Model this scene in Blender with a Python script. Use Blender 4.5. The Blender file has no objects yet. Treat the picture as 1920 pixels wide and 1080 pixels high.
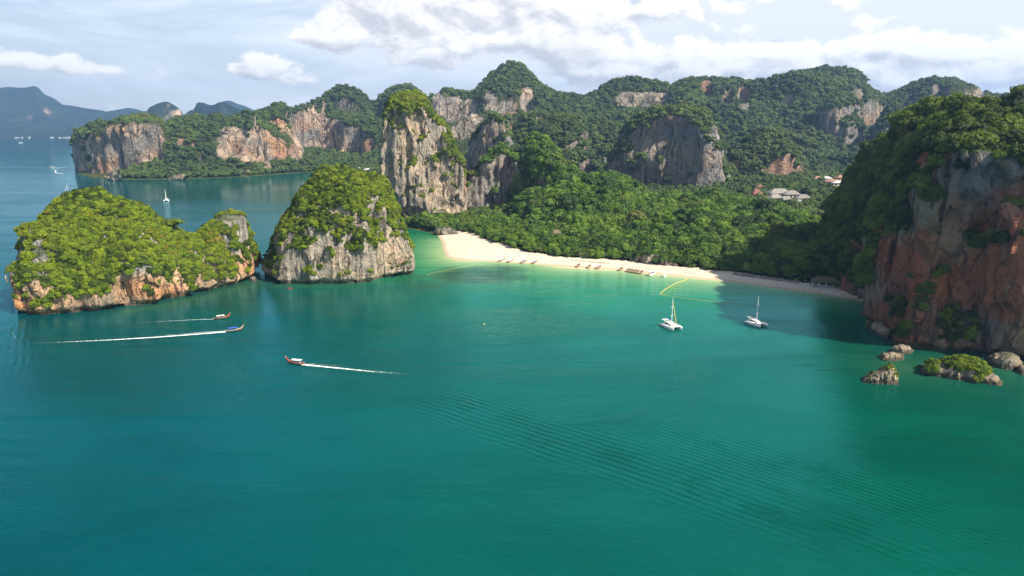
import bpy, math, random
import numpy as np
from mathutils import Vector, Matrix, Euler

random.seed(7)
RNG = np.random.default_rng(7)
f4 = np.float32
sc = bpy.context.scene
COL = sc.collection

# ------------------------------------------------------------------ camera, sky, sun, exposure
FPX, CX, CY, CAMZ = 1280.0, 960.0, 540.0, 110.0
PITCH = math.radians(13.22)
CP, SP = math.cos(PITCH), math.sin(PITCH)
cam_d = bpy.data.cameras.new('camera')
cam = bpy.data.objects.new('camera', cam_d)
COL.objects.link(cam)
cam.location = (0, 0, CAMZ)
cam.rotation_euler = (math.radians(90) - PITCH, 0, 0)
cam_d.sensor_width = 36.0
cam_d.lens = 36.0 * FPX / 1920.0
cam_d.clip_start = 1.0
cam_d.clip_end = 120000.0
sc.camera = cam

SUN_EL = math.radians(45)
SUN_AZ = math.radians(122)          # clockwise from +Y
TOSUN = Vector((math.cos(SUN_EL) * math.sin(SUN_AZ), math.cos(SUN_EL) * math.cos(SUN_AZ), math.sin(SUN_EL)))
sun_d = bpy.data.lights.new('sun', 'SUN')
sun_d.energy = 5.0
sun_d.angle = math.radians(0.6)
sun_d.color = (1.0, 0.90, 0.74)
sun = bpy.data.objects.new('sun', sun_d)
COL.objects.link(sun)
sun.rotation_euler = TOSUN.to_track_quat('Z', 'Y').to_euler()
sun.location = (0, 0, 900)

sc.view_settings.view_transform = 'Standard'
sc.view_settings.look = 'None'
sc.view_settings.gamma = 1.0
sc.view_settings.use_curve_mapping = False
sc.view_settings.exposure = 1.05
sc.render.film_transparent = False
sc.cycles.use_denoising = True
sc.cycles.max_bounces = 5
sc.cycles.diffuse_bounces = 2
sc.cycles.glossy_bounces = 2
sc.cycles.transmission_bounces = 2
sc.cycles.volume_bounces = 0
sc.cycles.transparent_max_bounces = 6
sc.cycles.use_fast_gi = False
sc.cycles.sample_clamp_indirect = 4.0


class NT:
    """tiny helper to write node trees"""
    def __init__(s, tree):
        s.t = tree
        s.n = tree.nodes
        s.l = tree.links

    def node(s, typ, ins=None, **kw):
        nd = s.n.new(typ)
        for k, v in kw.items():
            setattr(nd, k, v)
        for k, v in (ins or {}).items():
            s.put(nd.inputs[k], v)
        return nd

    def put(s, sock, v):
        if hasattr(v, 'links') and hasattr(v, 'is_output'):
            s.l.new(v, sock)
        elif hasattr(v, 'outputs'):
            s.l.new(v.outputs[0], sock)
        else:
            sock.default_value = v

    def math(s, op, a, b=0.0, c=None, clamp=False):
        nd = s.n.new('ShaderNodeMath')
        nd.operation = op
        nd.use_clamp = clamp
        s.put(nd.inputs[0], a)
        s.put(nd.inputs[1], b)
        if c is not None:
            s.put(nd.inputs[2], c)
        return nd.outputs[0]

    def vmath(s, op, a, b=(0, 0, 0)):
        nd = s.n.new('ShaderNodeVectorMath')
        nd.operation = op
        s.put(nd.inputs[0], a)
        s.put(nd.inputs[1], b)
        return nd.outputs[0]

    def mix(s, fac, a, b, mode='MIX'):
        nd = s.n.new('ShaderNodeMix')
        nd.data_type = 'RGBA'
        nd.blend_type = mode
        s.put(nd.inputs[0], fac)
        s.put(nd.inputs[6], a)
        s.put(nd.inputs[7], b)
        return nd.outputs[2]

    def ramp(s, fac, lo, hi, o0=0.0, o1=1.0, smooth=True):
        nd = s.n.new('ShaderNodeMapRange')
        nd.interpolation_type = 'SMOOTHSTEP' if smooth else 'LINEAR'
        s.put(nd.inputs[0], fac)
        for i, v in enumerate((lo, hi, o0, o1)):
            s.put(nd.inputs[1 + i], v)
        return nd.outputs[0]

    def noise(s, vec, scale=1.0, detail=3.0, rough=0.5, dist=0.0, lac=2.0):
        nd = s.n.new('ShaderNodeTexNoise')
        s.put(nd.inputs['Vector'], vec)
        nd.inputs['Scale'].default_value = scale
        nd.inputs['Detail'].default_value = detail
        nd.inputs['Roughness'].default_value = rough
        nd.inputs['Distortion'].default_value = dist
        nd.inputs['Lacunarity'].default_value = lac
        return nd.outputs[0]

    def scale(s, vec, xyz, loc=(0, 0, 0), rot=(0, 0, 0)):
        nd = s.n.new('ShaderNodeMapping')
        s.put(nd.inputs['Vector'], vec)
        nd.inputs['Scale'].default_value = xyz
        nd.inputs['Location'].default_value = loc
        nd.inputs['Rotation'].default_value = rot
        return nd.outputs[0]


def rgb(r, g, b):
    return (r, g, b, 1.0)


def new_mat(name):
    m = bpy.data.materials.new(name)
    m.use_nodes = True
    m.node_tree.nodes.clear()
    return m, NT(m.node_tree)


# world: physical sky and procedural cumulus all round
world = bpy.data.worlds.new('World')
sc.world = world
world.use_nodes = True
world.node_tree.nodes.clear()
wt = NT(world.node_tree)
sky = wt.node('ShaderNodeTexSky', sky_type='NISHITA', sun_disc=False, sun_elevation=SUN_EL, sun_rotation=SUN_AZ,
              altitude=100.0, air_density=1.0, dust_density=1.6, ozone_density=2.0)
tc = wt.node('ShaderNodeTexCoord')
dirv = tc.outputs['Generated']
sepd = wt.node('ShaderNodeSeparateXYZ', {0: dirv})
az = wt.math('ARCTAN2', sepd.outputs[0], sepd.outputs[1])
el = wt.math('ARCSINE', sepd.outputs[2])
# cloud banks: azimuth/elevation centres, half sizes in degrees, weight
def pxang(px, py):
    u, v = (px - CX) / FPX, (CY - py) / FPX
    x, y, z = u, CP + v * SP, -SP + v * CP
    return math.degrees(math.atan2(x, y)), math.degrees(math.atan2(z, math.hypot(x, y)))
BANKS = [  # px, py, half width px, half height px, weight
    (890, 26, 235, 60, .95), (780, -30, 260, 60, .55), (1000, 60, 120, 40, .65),
    (620, 62, 74, 44, .85), (485, 118, 62, 28, .85), (805, 108, 80, 34, .75),
    (1105, 120, 95, 48, 1.15), (1330, 118, 115, 44, 1.15), (1265, 150, 60, 30, .5),
    (1475, 112, 50, 26, .7), (1600, 112, 120, 50, 1.1), (1700, 130, 120, 40, .9),
    (1850, 122, 110, 48, 1.05), (1990, 110, 120, 45, .7), (1560, 20, 420, 42, .3), (1250, 12, 220, 30, .3),
    (60, 112, 150, 24, .62), (220, 132, 130, 14, .55), (560, 150, 110, 22, .5), (360, 160, 60, 12, .25),
    (1120, -85, 190, 60, .9), (1050, -330, 460, 150, .7), (-200, 60, 160, 70, .7), (2300, 80, 260, 80, .8), (100, 30, 150, 12, .12)]  # first two lie above the view, added so the bay reflects brighter
grp = bpy.data.node_groups.new('cloud_density', 'ShaderNodeTree')
grp.interface.new_socket('Az', in_out='INPUT', socket_type='NodeSocketFloat')
grp.interface.new_socket('El', in_out='INPUT', socket_type='NodeSocketFloat')
grp.interface.new_socket('Density', in_out='OUTPUT', socket_type='NodeSocketFloat')
gt = NT(grp)
gi = gt.node('NodeGroupInput')
go = gt.node('NodeGroupOutput')
vec = gt.node('ShaderNodeCombineXYZ', {0: gi.outputs[0], 1: gt.math('MULTIPLY', gi.outputs[1], 1.7)})
n_big = gt.noise(vec, 7.0, 2.0, .5)
n_mid = gt.noise(gt.scale(vec, (1, 1, 1), (3, 5, 0)), 14.0, 12.0, .60, .35)
tot = None
for (px, py, hw, hh, w) in BANKS:
    a0, e0 = pxang(px, py)
    a1, _ = pxang(px + hw, py)
    _, e1 = pxang(px, py - hh)
    da = gt.math('DIVIDE', gt.math('SUBTRACT', gi.outputs[0], math.radians(a0)), math.radians(abs(a1 - a0)))
    de = gt.math('DIVIDE', gt.math('SUBTRACT', gi.outputs[1], math.radians(e0)), math.radians(abs(e1 - e0)))
    r2 = gt.math('ADD', gt.math('MULTIPLY', da, da), gt.math('MULTIPLY', de, de))
    b = gt.math('MULTIPLY', gt.math('EXPONENT', gt.math('MULTIPLY', r2, -0.9)), w)
    tot = b if tot is None else gt.math('ADD', tot, b)
tot = gt.math('MINIMUM', tot, 1.05)
# elsewhere round the sky: scattered cloud from noise alone, fading in outside the view sector
away = gt.ramp(gt.math('ABSOLUTE', gi.outputs[0]), 0.75, 1.15)
high = gt.ramp(gi.outputs[1], 0.20, 0.34)
gen = gt.math('MULTIPLY', gt.math('MAXIMUM', away, high), gt.ramp(n_big, .50, .74, 0.0, .8))
tot = gt.math('MAXIMUM', tot, gen)
dens = gt.math('ADD', tot, gt.math('MULTIPLY', gt.math('SUBTRACT', n_mid, .5), 2.2))
gt.put(go.inputs[0], dens)


def cloud_at(a, e):
    g = wt.n.new('ShaderNodeGroup')
    g.node_tree = grp
    wt.put(g.inputs[0], a)
    wt.put(g.inputs[1], e)
    return g.outputs[0]


d0 = cloud_at(az, el)
d1 = cloud_at(wt.math('ADD', az, 0.010), wt.math('ADD', el, 0.012))   # towards the sun: thick cloud there shades this spot
cover = wt.ramp(d0, .40, .66)
lit = wt.ramp(wt.math('SUBTRACT', d0, d1), -.42, .34)
thick = wt.ramp(d0, .55, 1.6)
c_lo = rgb(.37, .37, .39)
c_hi = rgb(.71, .685, .65)
ccol = wt.mix(lit, c_lo, c_hi)
ccol = wt.mix(wt.math('MULTIPLY', thick, .30), ccol, rgb(.43, .425, .435))
skyc = wt.mix(1.0, sky.outputs[0], rgb(.065, .065, .065), 'MULTIPLY')
# thin high veil, paler to the right where the cloud sheet is
veil_n = wt.noise(wt.scale(dirv, (1.0, 1.0, 5.0)), 3.0, 6.0, .6, .6)
veil = wt.math('MULTIPLY', wt.ramp(wt.math('ADD', veil_n, wt.math('MULTIPLY', wt.math('SINE', az), .30)), .24, .58), .90)
veilc = wt.mix(wt.ramp(wt.math('SINE', az), -.35, .15), rgb(.60, .63, .68), rgb(.49, .495, .51))
veil = wt.math('MULTIPLY', veil, wt.ramp(el, 1.1, .40))
skyc = wt.mix(veil, skyc, veilc)
skyc = wt.mix(wt.ramp(el, .30, .0, 0, .55), skyc, rgb(.56, .59, .64))
skyc = wt.mix(wt.math('MULTIPLY', cover, .96), skyc, ccol)
bg = wt.node('ShaderNodeBackground', {'Color': skyc, 'Strength': 1.0})
wo = wt.node('ShaderNodeOutputWorld', {'Surface': bg})
world.cycles.sampling_method = 'MANUAL'
world.cycles.sample_map_resolution = 512


# ------------------------------------------------------------------ geometry helpers
def ray_ground(px, py, z=0.0):
    u, v = (px - CX) / FPX, (CY - py) / FPX
    dx, dy, dz = u, CP + v * SP, -SP + v * CP
    t = (z - CAMZ) / dz
    return dx * t, dy * t


def ray_at(px, py, Y):
    u, v = (px - CX) / FPX, (CY - py) / FPX
    t = Y / (CP + v * SP)
    return u * t, CAMZ + t * (-SP + v * CP)


def z_at(px, py, Y):
    v = (CY - py) / FPX
    t = Y / (CP + v * SP)
    return CAMZ + t * (-SP + v * CP)


def project(x, y, z):
    t = y * CP + (CAMZ - z) * SP
    w = y * SP + (z - CAMZ) * CP
    return CX + FPX * x / t, CY - FPX * w / t, t


def spline_weights(c, s, off):
    u = c / s + off
    base = math.floor(float(u.min())) - 1
    i = np.floor(u).astype(int)
    f = (u - i)
    n = int(i.max()) - base + 4
    M = np.zeros((len(c), n), f4)
    w = [(1 - f) ** 3 / 6, (3 * f ** 3 - 6 * f ** 2 + 4) / 6, (-3 * f ** 3 + 3 * f ** 2 + 3 * f + 1) / 6, f ** 3 / 6]
    r = np.arange(len(c))
    for k in range(4):
        M[r, i - base - 1 + k] += w[k].astype(f4)
    return M


def gnoise(axes, scales, seed):
    """smooth value noise (about unit variance) on a regular grid"""
    rng = np.random.default_rng(seed)
    offs = rng.uniform(0, 1, len(axes))
    Ms = [spline_weights(a, s, o) for a, s, o in zip(axes, scales, offs)]
    R = rng.normal(0, 1, [m.shape[1] for m in Ms]).astype(f4)
    if len(axes) == 2:
        out = Ms[0] @ R @ Ms[1].T
        return out / 0.45
    out = np.tensordot(Ms[0], R, (1, 0))
    out = np.tensordot(out, Ms[1], (1, 1))      # x, z, y
    out = np.tensordot(out, Ms[2], (1, 1))      # x, y, z
    return out / 0.32


def pnoise(P, scale, seed):
    """value noise at scattered points (n,3)"""
    rng = np.random.default_rng(seed)
    T = rng.uniform(-1, 1, 4096).astype(f4)
    Q = P / scale + rng.uniform(0, 50, 3)
    I = np.floor(Q).astype(np.int64)
    Fr = Q - I
    Fr = Fr * Fr * (3 - 2 * Fr)
    out = 0
    for dx in (0, 1):
        for dy in (0, 1):
            for dz in (0, 1):
                h = ((I[:, 0] + dx) * 73856093) ^ ((I[:, 1] + dy) * 19349663) ^ ((I[:, 2] + dz) * 83492791)
                w = (Fr[:, 0] if dx else 1 - Fr[:, 0]) * (Fr[:, 1] if dy else 1 - Fr[:, 1]) * (Fr[:, 2] if dz else 1 - Fr[:, 2])
                out = out + w * T[(h & 0xfffffff) % 4096]
    return out * 1.8


def surface_nets(f, xs, ys, zs):
    s = f > 0
    nx, ny, nz = f.shape
    cnt = np.zeros((nx - 1, ny - 1, nz - 1), np.uint8)
    for a in (0, 1):
        for b in (0, 1):
            for c in (0, 1):
                cnt += s[a:nx - 1 + a, b:ny - 1 + b, c:nz - 1 + c]
    act = (cnt > 0) & (cnt < 8)
    I, J, K = np.nonzero(act)
    idx = np.full(act.shape, -1, np.int32)
    idx[I, J, K] = np.arange(len(I))
    corner = {(a, b, c): f[I + a, J + b, K + c] for a in (0, 1) for b in (0, 1) for c in (0, 1)}
    acc = np.zeros((len(I), 3), f4)
    num = np.zeros(len(I), f4)
    for ax in range(3):
        for p in (0, 1):
            for q in (0, 1):
                o = [p, q]
                o.insert(ax, 0)
                A = corner[tuple(o)]
                o2 = list(o)
                o2[ax] = 1
                B = corner[tuple(o2)]
                m = (A > 0) != (B > 0)
                t = np.where(m, A / np.where(m, A - B, 1), 0)
                for k in range(3):
                    acc[:, k] += np.where(m, t if k == ax else o[k], 0)
                num += m
    acc /= num[:, None]
    st = (xs[1] - xs[0], ys[1] - ys[0], zs[1] - zs[0])
    V = np.stack([xs[0] + (I + acc[:, 0]) * st[0], ys[0] + (J + acc[:, 1]) * st[1], zs[0] + (K + acc[:, 2]) * st[2]], 1)
    quads = []
    for ax in range(3):
        o1, o2 = [a for a in range(3) if a != ax]
        sl_a = [slice(None)] * 3
        sl_b = [slice(None)] * 3
        sl_a[ax] = slice(0, -1)
        sl_b[ax] = slice(1, None)
        sl_a[o1] = sl_b[o1] = slice(1, -1)
        sl_a[o2] = sl_b[o2] = slice(1, -1)
        a, b = s[tuple(sl_a)], s[tuple(sl_b)]
        for sign in (0, 1):
            m = (a & ~b) if sign else (~a & b)
            E = list(np.nonzero(m))
            E[o1] = E[o1] + 1
            E[o2] = E[o2] + 1
            g = []
            for (p, q) in ((0, 0), (1, 0), (1, 1), (0, 1)):
                C = list(E)
                C[o1] = E[o1] - p
                C[o2] = E[o2] - q
                g.append(idx[tuple(C)])
            g = np.stack(g, 1)
            flip = (sign == 1) != (ax == 1)
            quads.append(g if flip else g[:, ::-1])
    Q = np.concatenate(quads)
    Q = Q[(Q >= 0).all(1)]
    # normals from the density gradient
    N = np.zeros_like(V)
    for k, pair in enumerate((((1, 0, 0), (0, 0, 0)), ((0, 1, 0), (0, 0, 0)), ((0, 0, 1), (0, 0, 0)))):
        for p in (0, 1):
            for q in (0, 1):
                o = [p, q]
                o.insert(k, 1)
                o0 = [p, q]
                o0.insert(k, 0)
                N[:, k] -= (corner[tuple(o)] - corner[tuple(o0)]) / st[k]
    N /= np.linalg.norm(N, axis=1, keepdims=True) + 1e-9
    return V, Q, N


def mesh_np(name, V, Fc, smooth=True, attrs=None):
    """Fc: (n,k) index array"""
    me = bpy.data.meshes.new(name)
    V = np.asarray(V, f4)
    Fc = np.asarray(Fc, np.int32)
    me.vertices.add(len(V))
    me.vertices.foreach_set('co', V.ravel())
    k = Fc.shape[1]
    me.loops.add(len(Fc) * k)
    me.loops.foreach_set('vertex_index', Fc.ravel())
    me.polygons.add(len(Fc))
    me.polygons.foreach_set('loop_start', np.arange(0, len(Fc) * k, k, dtype=np.int32))
    if smooth:
        me.polygons.foreach_set('use_smooth', np.ones(len(Fc), bool))
    me.update(calc_edges=True)
    me.validate()
    for an, av in (attrs or {}).items():
        a = me.attributes.new(an, 'FLOAT', 'POINT')
        a.data.foreach_set('value', np.asarray(av, f4))
    return me


def link(name, me, mat=None, parent=None, loc=None):
    o = bpy.data.objects.new(name, me)
    COL.objects.link(o)
    if mat is not None and me is not None and hasattr(me, 'materials'):
        if len(me.materials) == 0:
            for m in (mat if isinstance(mat, (list, tuple)) else [mat]):
                me.materials.append(m)
    if parent is not None:
        o.parent = parent
    if loc is not None:
        o.location = loc
    return o


def tag(o, label=None, cat=None, group=None, kind=None):
    if label:
        o['label'] = label
    if cat:
        o['category'] = cat
    if group:
        o['group'] = group
    if kind:
        o['kind'] = kind
    return o


def sstep(x, a, b):
    t = np.clip((x - a) / (b - a), 0, 1)
    return t * t * (3 - 2 * t)


# ------------------------------------------------------------------ materials: rock, leaves, sand, water
def rock_material(name, grey, tan, rust, rust_amt, scale=1.0, dark=(.035, .034, .034), tan_amt=.5, vegtint=.0, bump=1.0, low=None, cover=(.45, .75, .75)):
    m, t = new_mat(name)
    geo = t.node('ShaderNodeNewGeometry')
    P = geo.outputs['Position']
    warp = t.noise(P, .05 / scale, 2, .5)
    Pw = t.vmath('ADD', P, t.vmath('MULTIPLY', t.node('ShaderNodeTexNoise', {'Vector': P, 'Scale': .06 / scale, 'Detail': 3.0}).outputs[1], (9 * scale, 9 * scale, 9 * scale)))
    streak = t.noise(t.scale(Pw, (.42 / scale, .42 / scale, .035 / scale)), 1.0, 5, .62)
    streak2 = t.noise(t.scale(Pw, (.16 / scale, .16 / scale, .02 / scale), (7, 3, 2)), 1.0, 4, .6)
    blot = t.noise(t.scale(P, (.04 / scale,) * 3, (1, 8, 3)), 1.0, 5, .6, .4)
    blot2 = t.noise(t.scale(P, (.022 / scale, .022 / scale, .03 / scale), (5, 1, 9)), 1.0, 4, .55, .3)
    fine = t.noise(P, .55 / scale, 6, .68)
    c = t.mix(t.ramp(streak2, .36, .62), rgb(*[g * .62 for g in grey]), rgb(*grey))
    c = t.mix(t.math('MULTIPLY', t.ramp(blot, .40, .62), tan_amt * 1.6, clamp=True), c, rgb(*tan))
    c = t.mix(t.math('MULTIPLY', t.ramp(blot2, .62 - rust_amt * .3, .80 - rust_amt * .3), .85), c, rgb(*rust))
    if low:
        zz = t.node('ShaderNodeSeparateXYZ', {0: P}).outputs[2]
        c = t.mix(t.ramp(t.math('ADD', zz, t.math('MULTIPLY', blot, 14)), low + 4, low + 12), c, t.mix(t.ramp(streak2, .36, .62), rgb(.20, .19, .18), rgb(.44, .42, .38)))
    c = t.mix(t.math('MULTIPLY', t.ramp(streak, .52, .64), .85), c, rgb(*dark))
    crack = t.ramp(t.noise(t.scale(Pw, (.10 / scale, .10 / scale, .06 / scale), (2, 2, 7)), 1.0, 6, .7), .58, .66)
    c = t.mix(t.math('MULTIPLY', crack, .6), c, rgb(*dark))
    c = t.mix(t.math('MULTIPLY', t.ramp(streak, .42, .30), .35), c, rgb(min(1, grey[0] * 1.7), min(1, grey[1] * 1.66), min(1, grey[2] * 1.58)))
    c = t.mix(t.ramp(fine, .50, .74), c, t.mix(1.0, c, rgb(.45, .43, .42), 'MULTIPLY'))
    # tide mark: the wave-washed foot is dark and damp
    z = t.node('ShaderNodeSeparateXYZ', {0: P}).outputs[2]
    wet = t.math('MULTIPLY', t.ramp(t.math('ADD', z, t.math('MULTIPLY', fine, 1.6)), 3.4, 1.8), .8)
    c = t.mix(wet, c, rgb(.045, .036, .026))
    if vegtint > 0:
        g = t.ramp(t.noise(P, .10 / scale, 5, .65), .50, .62)
        nz = t.node('ShaderNodeSeparateXYZ', {0: geo.outputs['Normal']}).outputs[2]
        g = t.math('MULTIPLY', g, t.ramp(nz, -.1, .45))
        c = t.mix(t.math('MULTIPLY', g, vegtint), c, rgb(.055, .075, .018))
    vo = t.node('ShaderNodeTexVoronoi', {'Vector': t.scale(Pw, (.13 / scale, .13 / scale, .028 / scale)), 'Scale': 1.0}, feature='DISTANCE_TO_EDGE')
    frac = t.math('MULTIPLY', t.ramp(vo.outputs['Distance'], .075, .0), t.ramp(blot, .40, .55))
    c = t.mix(t.math('MULTIPLY', frac, .42), c, rgb(*dark))
    nzc = t.node('ShaderNodeSeparateXYZ', {0: geo.outputs['Normal']}).outputs[2]
    cv = t.math('MULTIPLY', t.ramp(t.math('ADD', nzc, t.math('MULTIPLY', t.math('SUBTRACT', fine, .5), .6)), cover[0], cover[1]), t.ramp(z, 3.0, 7.0, 0.0, cover[2]))
    cv = t.math('MULTIPLY', cv, t.math('SUBTRACT', 1.0, t.node('ShaderNodeAttribute', attribute_name='bare').outputs['Fac'], clamp=True))
    c = t.mix(cv, c, t.mix(fine, rgb(.020, .032, .008), rgb(.060, .085, .018)))
    h = t.math('ADD', t.math('MULTIPLY', t.math('SUBTRACT', streak, t.math('MULTIPLY', frac, .4)), 1.5), t.math('ADD', t.math('MULTIPLY', fine, 1.3), t.math('MULTIPLY', streak2, 2.0)))
    bp = t.node('ShaderNodeBump', {'Height': h, 'Strength': .9 * bump, 'Distance': 2.6 * scale})
    b = t.node('ShaderNodeBsdfPrincipled', {'Base Color': c, 'Roughness': .92, 'Normal': bp})
    b.inputs['Specular IOR Level'].default_value = .2
    t.node('ShaderNodeOutputMaterial', {'Surface': b})
    return m


M_rock = rock_material('limestone', (.38, .335, .28), (.56, .43, .31), (.44, .21, .10), .22, 1.0, vegtint=.7)
M_rock_left = rock_material('limestone_ochre', (.38, .30, .23), (.62, .40, .24), (.56, .25, .11), .75, 1.0, tan_amt=.9, vegtint=.5, low=20)
M_rock_far = rock_material('limestone_far', (.30, .28, .26), (.62, .46, .33), (.50, .25, .13), .45, 3.2, tan_amt=.62, vegtint=.5, bump=1.2, cover=(.12, .42, .92))
M_rock_far2 = rock_material('limestone_hills', (.33, .315, .30), (.60, .48, .38), (.40, .21, .12), .40, 4.0, tan_amt=.5, vegtint=.6, bump=1.2, cover=(.02, .30, .96))
M_rock_red = rock_material('limestone_red', (.25, .25, .275), (.42, .25, .13), (.38, .105, .040), .75, 1.5, tan_amt=.45, vegtint=.6)
M_rock_grey = rock_material('limestone_grey', (.31, .29, .27), (.42, .33, .25), (.38, .20, .11), .12, 1.4, tan_amt=.30, vegtint=.6)
M_rock_pale = rock_material('sea_worn_rock', (.36, .30, .23), (.45, .36, .25), (.34, .22, .12), .2, .35, vegtint=.2)


def leaf_material(name, stops, rnd_world=.018, transl=.34, val=1.0):
    """stops: leaf colours (real-world albedo) a crown can take"""
    m, t = new_mat(name)
    geo = t.node('ShaderNodeNewGeometry')
    oi = t.node('ShaderNodeObjectInfo')
    nw = t.noise(oi.outputs['Location'], rnd_world, 3, .6)
    r = t.math('ADD', t.math('MULTIPLY', oi.outputs['Random'], .75), t.math('MULTIPLY', t.math('SUBTRACT', nw, .5), 1.5))
    cr = t.node('ShaderNodeValToRGB', {'Fac': r})
    e = cr.color_ramp.elements
    while len(e) < len(stops):
        e.new(.5)
    for i, (p, c) in enumerate(stops):
        e[i].position = p
        e[i].color = rgb(*[x * val for x in c])
    leaf = t.noise(geo.outputs['Position'], 1.6, 5, .75)
    col = t.mix(t.ramp(leaf, .35, .68), t.mix(1.0, cr.outputs[0], rgb(.38, .44, .4), 'MULTIPLY'), t.mix(1.0, cr.outputs[0], rgb(1.28, 1.22, 1.1), 'MULTIPLY'))
    bp = t.node('ShaderNodeBump', {'Height': leaf, 'Strength': .8, 'Distance': .8})
    d = t.node('ShaderNodeBsdfDiffuse', {'Color': col, 'Roughness': .6, 'Normal': bp})
    tr = t.node('ShaderNodeBsdfTranslucent', {'Color': t.mix(1.0, col, rgb(1.15, 1.3, .5), 'MULTIPLY'), 'Normal': bp})
    gl = t.node('ShaderNodeBsdfGlossy', {'Color': rgb(.7, .75, .7), 'Roughness': .45, 'Normal': bp})
    mx = t.node('ShaderNodeMixShader', {0: transl, 1: d, 2: tr})
    mx2 = t.node('ShaderNodeMixShader', {0: .03, 1: mx, 2: gl})
    t.node('ShaderNodeOutputMaterial', {'Surface': mx2})
    return m


M_leaf_near = leaf_material('leaves_island', [(.0, (.030, .050, .006)), (.22, (.075, .115, .007)), (.42, (.130, .185, .008)), (.60, (.175, .215, .009)), (.78, (.100, .135, .010)), (.93, (.200, .160, .020))], val=1.7)
M_leaf_beach = leaf_material('leaves_forest', [(.0, (.022, .048, .008)), (.25, (.042, .088, .010)), (.45, (.062, .118, .012)), (.62, (.100, .165, .014)), (.80, (.058, .090, .014)), (.95, (.125, .125, .035))], val=1.95)
M_leaf_head = leaf_material('leaves_headland', [(.0, (.024, .040, .008)), (.3, (.050, .078, .010)), (.55, (.085, .120, .012)), (.78, (.115, .150, .014)), (.95, (.095, .085, .020))], val=1.75)
M_leaf_far = leaf_material('leaves_hills', [(.0, (.022, .040, .012)), (.3, (.038, .066, .014)), (.55, (.055, .088, .016)), (.78, (.075, .110, .020)), (.95, (.085, .085, .032))], .006, val=1.9)


def simple(name, col, rough=.6, metal=0.0, var=.0, vs=3.0, spec=.5):
    m, t = new_mat(name)
    c = rgb(*col)
    if var > 0:
        geo = t.node('ShaderNodeNewGeometry')
        n = t.noise(geo.outputs['Position'], vs, 4, .6)
        c = t.mix(t.ramp(n, .3, .7), rgb(*[x * (1 - var) for x in col]), rgb(*[min(1, x * (1 + var)) for x in col]))
    b = t.node('ShaderNodeBsdfPrincipled', {'Base Color': c, 'Roughness': rough, 'Metallic': metal})
    b.inputs['Specular IOR Level'].default_value = spec
    t.node('ShaderNodeOutputMaterial', {'Surface': b})
    return m


M_trunk = simple('bark', (.16, .13, .10), .9, 0, .3)


# ------------------------------------------------------------------ coastline and depth of water
G = ray_ground
COAST_PX = [(828, 452), (832, 470), (838, 482), (870, 487), (930, 491), (1000, 495), (1060, 499), (1150, 505), (1190, 509),
            (1250, 515), (1330, 524), (1400, 532), (1470, 542), (1540, 552), (1600, 562), (1640, 570), (1652, 585), (1628, 598),
            (1622, 612), (1650, 628), (1690, 648), (1740, 655), (1800, 655), (1850, 654), (1920, 662)]
coast = [G(*p) for p in COAST_PX]
BEACH_N = 16
coast += [(330, 320), (600, 300), (3600, 280), (3600, 7000), (-3700, 7000), (-1950, 3100), (-1300, 2080)]
coast += [G(*p) for p in [(150, 327), (172, 333), (215, 336.5), (250, 337), (330, 336), (400, 334), (450, 332), (520, 327), (560, 324), (612, 322),
                          (650, 330), (690, 352), (730, 392), (752, 425), (790, 433), (812, 438), (820, 440)]]
coast = np.array(coast)


def poly_dist(X, Y, P, closed=True):
    """signed distance, positive inside"""
    d = np.full(X.shape, 1e9)
    ins = np.zeros(X.shape, bool)
    n = len(P)
    for i in range(n if closed else n - 1):
        x0, y0 = P[i]
        x1, y1 = P[(i + 1) % n]
        ex, ey = x1 - x0, y1 - y0
        t = np.clip(((X - x0) * ex + (Y - y0) * ey) / (ex * ex + ey * ey + 1e-9), 0, 1)
        dd = (X - x0 - t * ex) ** 2 + (Y - y0 - t * ey) ** 2
        d = np.minimum(d, dd)
        if closed:
            c = ((y0 > Y) != (y1 > Y)) & (X < (x1 - x0) * (Y - y0) / ((y1 - y0) if abs(y1 - y0) > 1e-9 else 1e-9) + x0)
            ins ^= c
    d = np.sqrt(d)
    return np.where(ins, d, -d) if closed else d


# ------------------------------------------------------------------ crowns (sources for the canopy and for single trees)
def ico(sub):
    import bmesh
    bm = bmesh.new()
    bmesh.ops.create_icosphere(bm, subdivisions=sub, radius=1)
    V = np.array([v.co[:] for v in bm.verts])
    Fc = np.array([[v.index for v in f.verts] for f in bm.faces])
    bm.free()
    return V, Fc


ICO1, ICO2 = ico(1), ico(2)


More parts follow.
